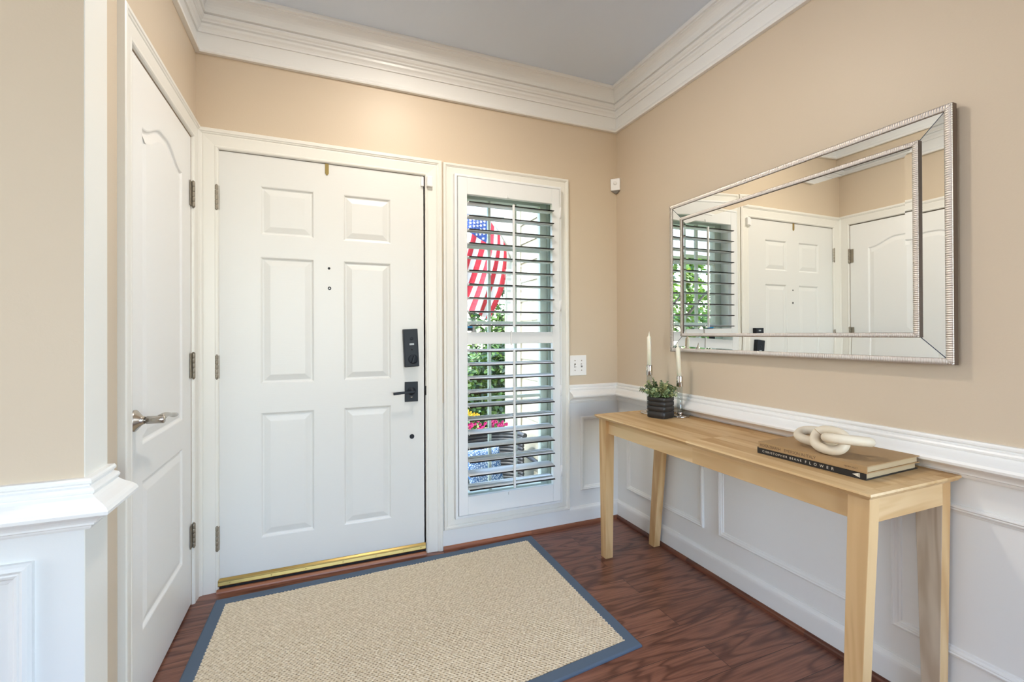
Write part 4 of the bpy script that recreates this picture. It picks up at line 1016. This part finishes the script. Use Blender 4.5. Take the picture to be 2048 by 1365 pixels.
def cloud(name, label, cat, c, rad, n, size, mats, seed, trunk=None, group=None, lump=0.30):
    """leafy crown: leaves on lumpy shells"""
    rr = random.Random(seed); e = empty(name, (c[0], c[1], ZP-0.12), label=label, cat=cat, group=group)
    lumps = [(Vector((rr.gauss(0, 0.42)*rad[0], rr.gauss(0, 0.42)*rad[1], rr.gauss(0, 0.42)*rad[2])), rr.uniform(0.5, 1.0)) for _ in range(26)]
    mb = MB()
    for i in range(n):
        L, w = rr.choice(lumps)
        d = Vector((rr.gauss(0, 1), rr.gauss(0, 1), rr.gauss(0, 1))).normalized()
        P = L+Vector((d.x*rad[0], d.y*rad[1], d.z*rad[2]))*(lump*w*rr.uniform(0.75, 1.0))
        P += Vector((0, 0, c[2]-(ZP-0.12)))
        if P.z < 0.02: continue
        D = Vector((rr.gauss(0, 1), rr.gauss(0, 1), rr.gauss(0, 0.6)-0.2)).normalized(); nn = (d+Vector((0, 0, 0.8))).normalized()
        if abs(D.dot(nn)) > 0.95: continue
        leafshape(mb, P, D, nn, size*rr.uniform(0.7, 1.3), size*0.5*rr.uniform(0.7, 1.2), rr.randrange(len(mats)), 0.12)
    mb.build('foliage', mats, e)
    if trunk:
        mb = MB(); mb.tube([(0, 0, 0), (0.05, 0.02, trunk*0.5), (0.0, 0.0, trunk)], [0.09, 0.07, 0.05], 10)
        for k_ in range(5):
            a = k_*1.3; mb.tube([(0, 0, trunk*0.8), (cos(a)*0.5, sin(a)*0.5, trunk+0.5), (cos(a)*0.9, sin(a)*0.9, trunk+1.0)], [0.04, 0.03, 0.015], 8)
        mb.build('trunk', plain('bark_'+name, srgb(92, 80, 68), 0.9, bump=0.6, bscale=40), e)
    return e
def leafm(n, r, g, b): 
    m = plain(n, srgb(r, g, b), 0.45); nt = m.node_tree; b_ = nt.nodes['Principled BSDF']
    t = N(nt, 'ShaderNodeBsdfTranslucent'); t.inputs[0].default_value = srgb(min(255, r*1.25), min(255, g*1.2), b*0.9)
    mx = N(nt, 'ShaderNodeMixShader'); mx.inputs[0].default_value = 0.35
    nt.links.new(b_.outputs[0], mx.inputs[1]); nt.links.new(t.outputs[0], mx.inputs[2]); nt.links.new(mx.outputs[0], nt.nodes['Material Output'].inputs[0]); return m
GD = [leafm('shrub_leaf_deep', 34, 58, 30), leafm('shrub_leaf_mid', 58, 88, 40), leafm('shrub_leaf_light', 96, 124, 58)]
GL = [leafm('tree_leaf_mid', 74, 106, 44), leafm('tree_leaf_light', 106, 136, 64), leafm('tree_leaf_pale', 138, 160, 92)]
cloud('shrub', 'broad-leaved green shrub just beyond the porch planter', 'shrub', (0.20, 2.90, 0.55), (0.85, 0.45, 0.85), 5200, 0.085, GD, 1)
cloud('shrub', 'dark green shrub behind the flag tip', 'shrub', (1.15, 4.5, 0.95), (0.95, 0.55, 1.10), 6500, 0.09, GD, 2)
cloud('shrub', 'dark green shrub left of the flag, far back', 'shrub', (-1.25, 4.7, 0.8), (0.75, 0.5, 1.1), 3500, 0.09, GD, 3)
cloud('garden_tree', 'light green tree rising behind the flag', 'tree', (1.3, 7.2, 3.4), (2.4, 1.2, 2.0), 7000, 0.15, GL, 4, trunk=2.6)
cloud('garden_tree', 'light green tree seen only in the mirror through the shutter', 'tree', (-4.6, 4.9, 2.3), (2.2, 1.5, 2.0), 17000, 0.15, GL, 5, trunk=1.6)
cloud('garden_tree', 'tall pale tree behind the other garden tree in the mirror', 'tree', (-8.0, 8.6, 3.4), (3.6, 1.4, 3.0), 9000, 0.20, GL, 8, trunk=2.5)
cloud('shrub', 'low green shrub seen in the mirror below the garden tree', 'shrub', (-3.9, 3.6, 0.45), (1.4, 0.6, 0.7), 4500, 0.09, GD, 6)

# flag hanging from an angled pole on the porch trim
def lerp(a, b, t): return a+(b-a)*t
FC = {0.0: [(-0.679, 2.299), (-0.679, 2.141), (-0.786, 1.797), (-0.886, 1.535)], 0.24: [(-0.514, 2.279), (-0.529, 2.117), (-0.625, 1.760), (-0.728, 1.477)],
      0.54: [(-0.325, 2.260), (-0.341, 2.026), (-0.445, 1.677), (-0.556, 1.408)], 0.78: [(-0.231, 2.146), (-0.247, 1.943), (-0.333, 1.626), (-0.427, 1.355)],
      1.0: [(-0.151, 2.011), (-0.142, 1.855), (-0.173, 1.594), (-0.310, 1.310)]}
WK = [0.0, 0.4, 0.75, 1.0]
def flag_pt(u, w, lift=0.0):
    ks = sorted(FC)
    for i in range(len(ks)-1):
        if u <= ks[i+1]+1e-9: break
    def cr_(p0, p1, p2, p3, t): return 0.5*((2*p1)+(-p0+p2)*t+(2*p0-5*p1+4*p2-p3)*t*t+(-p0+3*p1-3*p2+p3)*t*t*t)
    def at(k_):
        L = FC[k_]
        for j in range(3):
            if w <= WK[j+1]+1e-9: break
        t = (w-WK[j])/(WK[j+1]-WK[j]); g_ = lambda q: L[max(0, min(3, q))]
        return [cr_(g_(j-1)[c], g_(j)[c], g_(j+1)[c], g_(j+2)[c], t) for c in (0, 1)]
    t = (u-ks[i])/(ks[i+1]-ks[i]); a, b = at(ks[i]), at(ks[i+1])
    x, z = lerp(a[0], b[0], t), lerp(a[1], b[1], t)
    y = 1.55+0.030*sin(u*13+w*1.5)*w+0.05*(1-u)*0.6+0.014*sin(u*29+2)*w
    return Vector((x, y-lift, z))
fl = empty('flag', (-0.12, 1.58, 1.97), label='stars and stripes flag hanging from a white pole outside the sidelight window', cat='flag')
fo = fl.location
RED = plain('flag_red_cloth', srgb(176, 34, 50), 0.8, Transmission_Weight=0.0); WHI = plain('flag_white_cloth', srgb(205, 204, 204), 0.8); BLU = plain('flag_blue_cloth', srgb(34, 62, 122), 0.8)
mb = MB(); nu, nw = 52, 48
vs = [flag_pt(i/nu, j/nw)-fo for i in range(nu+1) for j in range(nw+1)]
b0_ = len(mb.v); mb.v += [tuple(v) for v in vs]
for i in range(nu):
    for j in range(nw):
        u, w = (i+0.5)/nu, (j+0.5)/nw
        k_ = int(u*13); m_ = 0 if k_ % 2 == 0 else 1
        if k_ < 7 and w < 0.4: m_ = 2
        mb.f.append((i*(nw+1)+j, (i+1)*(nw+1)+j, (i+1)*(nw+1)+j+1, i*(nw+1)+j+1)); mb.m.append(m_); mb.sm.append(True)
mb.build('flag_cloth', [RED, WHI, BLU], fl)
mb = MB()
for ru in range(9):                     # nine rows across the hoist, 6/5 stars alternating along the fly
    n_ = 6 if ru % 2 == 0 else 5
    for q in range(n_):
        u = (ru+1)/10*7/13; w = ((q*2+1+(0 if n_ == 6 else 1))/12)*0.4
        c = flag_pt(u, w, 0.003); eu = (flag_pt(u+0.01, w, 0.003)-c).normalized(); ew = (flag_pt(u, w+0.01, 0.003)-c).normalized()
        nrm = eu.cross(ew).normalized(); ew = nrm.cross(eu)
        pts = []
        for k_ in range(10):
            a = pi*k_/5+0.35; rr = 0.0165 if k_ % 2 == 0 else 0.0065
            pts.append(c+eu*cos(a)*rr+ew*sin(a)*rr-fo)
        mb.add(pts+[c-fo], [(k_, (k_+1) % 10, 10) for k_ in range(10)])
mb.build('stars', WHI, fl)
mb = MB(); mb.tube([(0.05, 0.0, -0.05), (-0.20, -0.02, 0.31), (-0.56, -0.03, 0.83)], 0.012, 12); mb.build('flag_pole', WHITEP, fl)
mb = MB(); mb.box((0.03, -0.03, -0.10), (0.042, 0.03, 0.0)); mb.tube([(0.04, 0, -0.06), (0.0, 0, 0.02)], 0.018, 12); mb.build('pole_bracket', WHITEP, fl)

# wicker porch chair with cushions
pc = empty('porch_chair', (-0.46, 1.05, ZP), label='dark slatted porch chair outside the lower part of the shuttered window', cat='chair')
DW = plain('dark_grey_resin_wicker', srgb(52, 54, 56), 0.5)
mb = MB()
for k_ in range(14):
    z = 0.345+0.030*k_; P = []
    for j in range(25):
        a = pi*(0.02+0.96*j/24); P.append((-0.02+0.30*cos(a), 0.02+0.24*sin(a)**0.8, z))
    mb.tube(P, 0.016, 8, sx=0.6)
mb.build('backrest', DW, pc)
mb = MB(); P = [(-0.02+0.305*cos(pi*j/24), 0.02+0.245*sin(pi*j/24)**0.8, 0.765) for j in range(25)]; mb.tube(P, 0.020, 10); mb.build('top_rail', DW, pc)
mb = MB(); mb.box((-0.30, -0.26, 0.27), (0.27, 0.24, 0.33)); mb.build('seat', DW, pc, bevel=0.01)
for lx in (-0.28, 0.25):
    for ly in (-0.24, 0.22):
        mb = MB(); mb.tube([(lx, ly, 0.0), (lx, ly, 0.30)], 0.020, 10); mb.build('leg', DW, pc)
for lx in (-0.315, 0.30):
    mb = MB(); mb.tube([(lx, 0.08, 0.60), (lx, -0.18, 0.59), (lx+0.005, -0.26, 0.54), (lx, -0.24, 0.32)], 0.018, 10); mb.build('arm', DW, pc)
def pillow(name, lbl, cat, loc, sz, mat, rot=(0, 0, 0)):
    e = bpy.data.meshes.new(name); bm = bmesh.new(); bmesh.ops.create_grid(bm, x_segments=14, y_segments=14, size=1.0)
    top = [v for v in bm.verts]; 
    for v in top:
        x, y = v.co.x, v.co.y; h = ((1-x**4)*(1-y**4))**0.5; v.co = Vector((x*(1-0.05*(1-abs(y))), y*(1-0.05*(1-abs(x))), h))
    g_ = bmesh.ops.duplicate(bm, geom=bm.verts[:]+bm.edges[:]+bm.faces[:])
    for v in g_['geom']:
        if isinstance(v, bmesh.types.BMVert): v.co.z *= -1
    bmesh.ops.remove_doubles(bm, verts=bm.verts, dist=1e-4); bmesh.ops.recalc_face_normals(bm, faces=bm.faces)
    for f in bm.faces: f.smooth = True
    bmesh.ops.scale(bm, vec=Vector(sz), verts=bm.verts); bm.to_mesh(e); bm.free(); e.materials.append(mat)
    o = bpy.data.objects.new(name, e); COL.objects.link(o); o.location = loc; o.rotation_euler = rot
    return tag(o, lbl, cat)
m_, nt, b_ = newmat('blue_and_white_print'); b_.inputs['Roughness'].default_value = 0.9
tc = N(nt, 'ShaderNodeTexCoord'); vo = N(nt, 'ShaderNodeTexVoronoi', feature='DISTANCE_TO_EDGE'); vo.inputs['Scale'].default_value = 58; nt.links.new(tc.outputs['Object'], vo.inputs['Vector'])
rp = N(nt, 'ShaderNodeValToRGB'); rp.color_ramp.elements[0].position = 0.10; rp.color_ramp.elements[0].color = srgb(46, 88, 134); rp.color_ramp.elements[1].position = 0.16; rp.color_ramp.elements[1].color = srgb(178, 190, 200)
nt.links.new(vo.outputs['Distance'], rp.inputs[0]); nt.links.new(rp.outputs[0], b_.inputs['Base Color'])
pillow('throw_pillow', 'blue and white patterned throw pillow on the porch chair', 'pillow', (-0.585, 0.93, 0.125), (0.155, 0.155, 0.045), m_, (radians(72), 0, radians(8)))
pillow('seat_cushion', 'plain blue seat cushion of the porch chair', 'cushion', (-0.475, 0.99, -0.0785), (0.225, 0.20, 0.040), plain('blue_canvas', srgb(48, 84, 120), 0.9))

# flower planter
fp = empty('flower_planter', (-0.40, 1.66, ZP), label='porch planter of magenta and yellow flowers behind the porch chair', cat='planter')
mb = MB(); mb.lathe([(0.13, 0), (0.17, 0.30), (0.19, 0.50), (0.20, 0.52), (0.175, 0.52), (0.17, 0.46), (0.0, 0.46)], 32, cap=False); mb.build('planter_pot', plain('grey_clay', srgb(136, 128, 118), 0.8), fp)
rr = random.Random(5); mb = MB()
for i in range(520):
    a = rr.uniform(0, 2*pi); q = sqrt(rr.random())*0.24; P = Vector((cos(a)*q, sin(a)*q*0.8, 0.50+rr.uniform(0, 0.26)*(1-q*1.6)))
    D = Vector((cos(a), sin(a), rr.uniform(-0.2, 0.9))); leafshape(mb, P, D, Vector((0, 0, 1)), rr.uniform(0.04, 0.09), rr.uniform(0.010, 0.020), rr.randrange(3), 0.1)
mb.build('foliage', [leafm('planter_leaf_deep', 62, 82, 38), leafm('planter_leaf_mid', 96, 112, 54), leafm('planter_leaf_pale', 146, 150, 92)], fp)
def blossoms(col, cs_, nm_, spread, n_, sz):
    mb = MB(); m_ = plain(nm_, col, 0.6)
    for c in cs_:
        for i in range(n_):
            P = Vector(c)+Vector((rr.gauss(0, spread), rr.gauss(0, spread*0.7), rr.gauss(0, spread*0.45)))
            f0 = rr.uniform(0, 2)
            for k_ in range(5):
                a = f0+k_*2*pi/5; leafshape(mb, P, Vector((cos(a), -0.4, sin(a))), Vector((0, -1, 0.4)), sz, sz*0.8, 0, 0.05)
    o = mb.build('blossoms', m_, fp); return o
blossoms(srgb(176, 22, 104), [(-0.10, -0.10, 0.79), (0.08, -0.12, 0.80), (0.20, -0.08, 0.77), (-0.02, -0.14, 0.75)], 'magenta_petals', 0.035, 16, 0.017)['label'] = 'magenta blossoms'
blossoms(srgb(206, 168, 40), [(-0.10, -0.02, 0.88), (-0.04, -0.02, 0.86), (-0.15, 0.0, 0.90)], 'yellow_petals', 0.028, 18, 0.014)['label'] = 'yellow blossoms'
blossoms(srgb(200, 130, 146), [(-0.19, -0.05, 0.84)], 'pink_petals', 0.025, 12, 0.014)['label'] = 'pink blossoms'
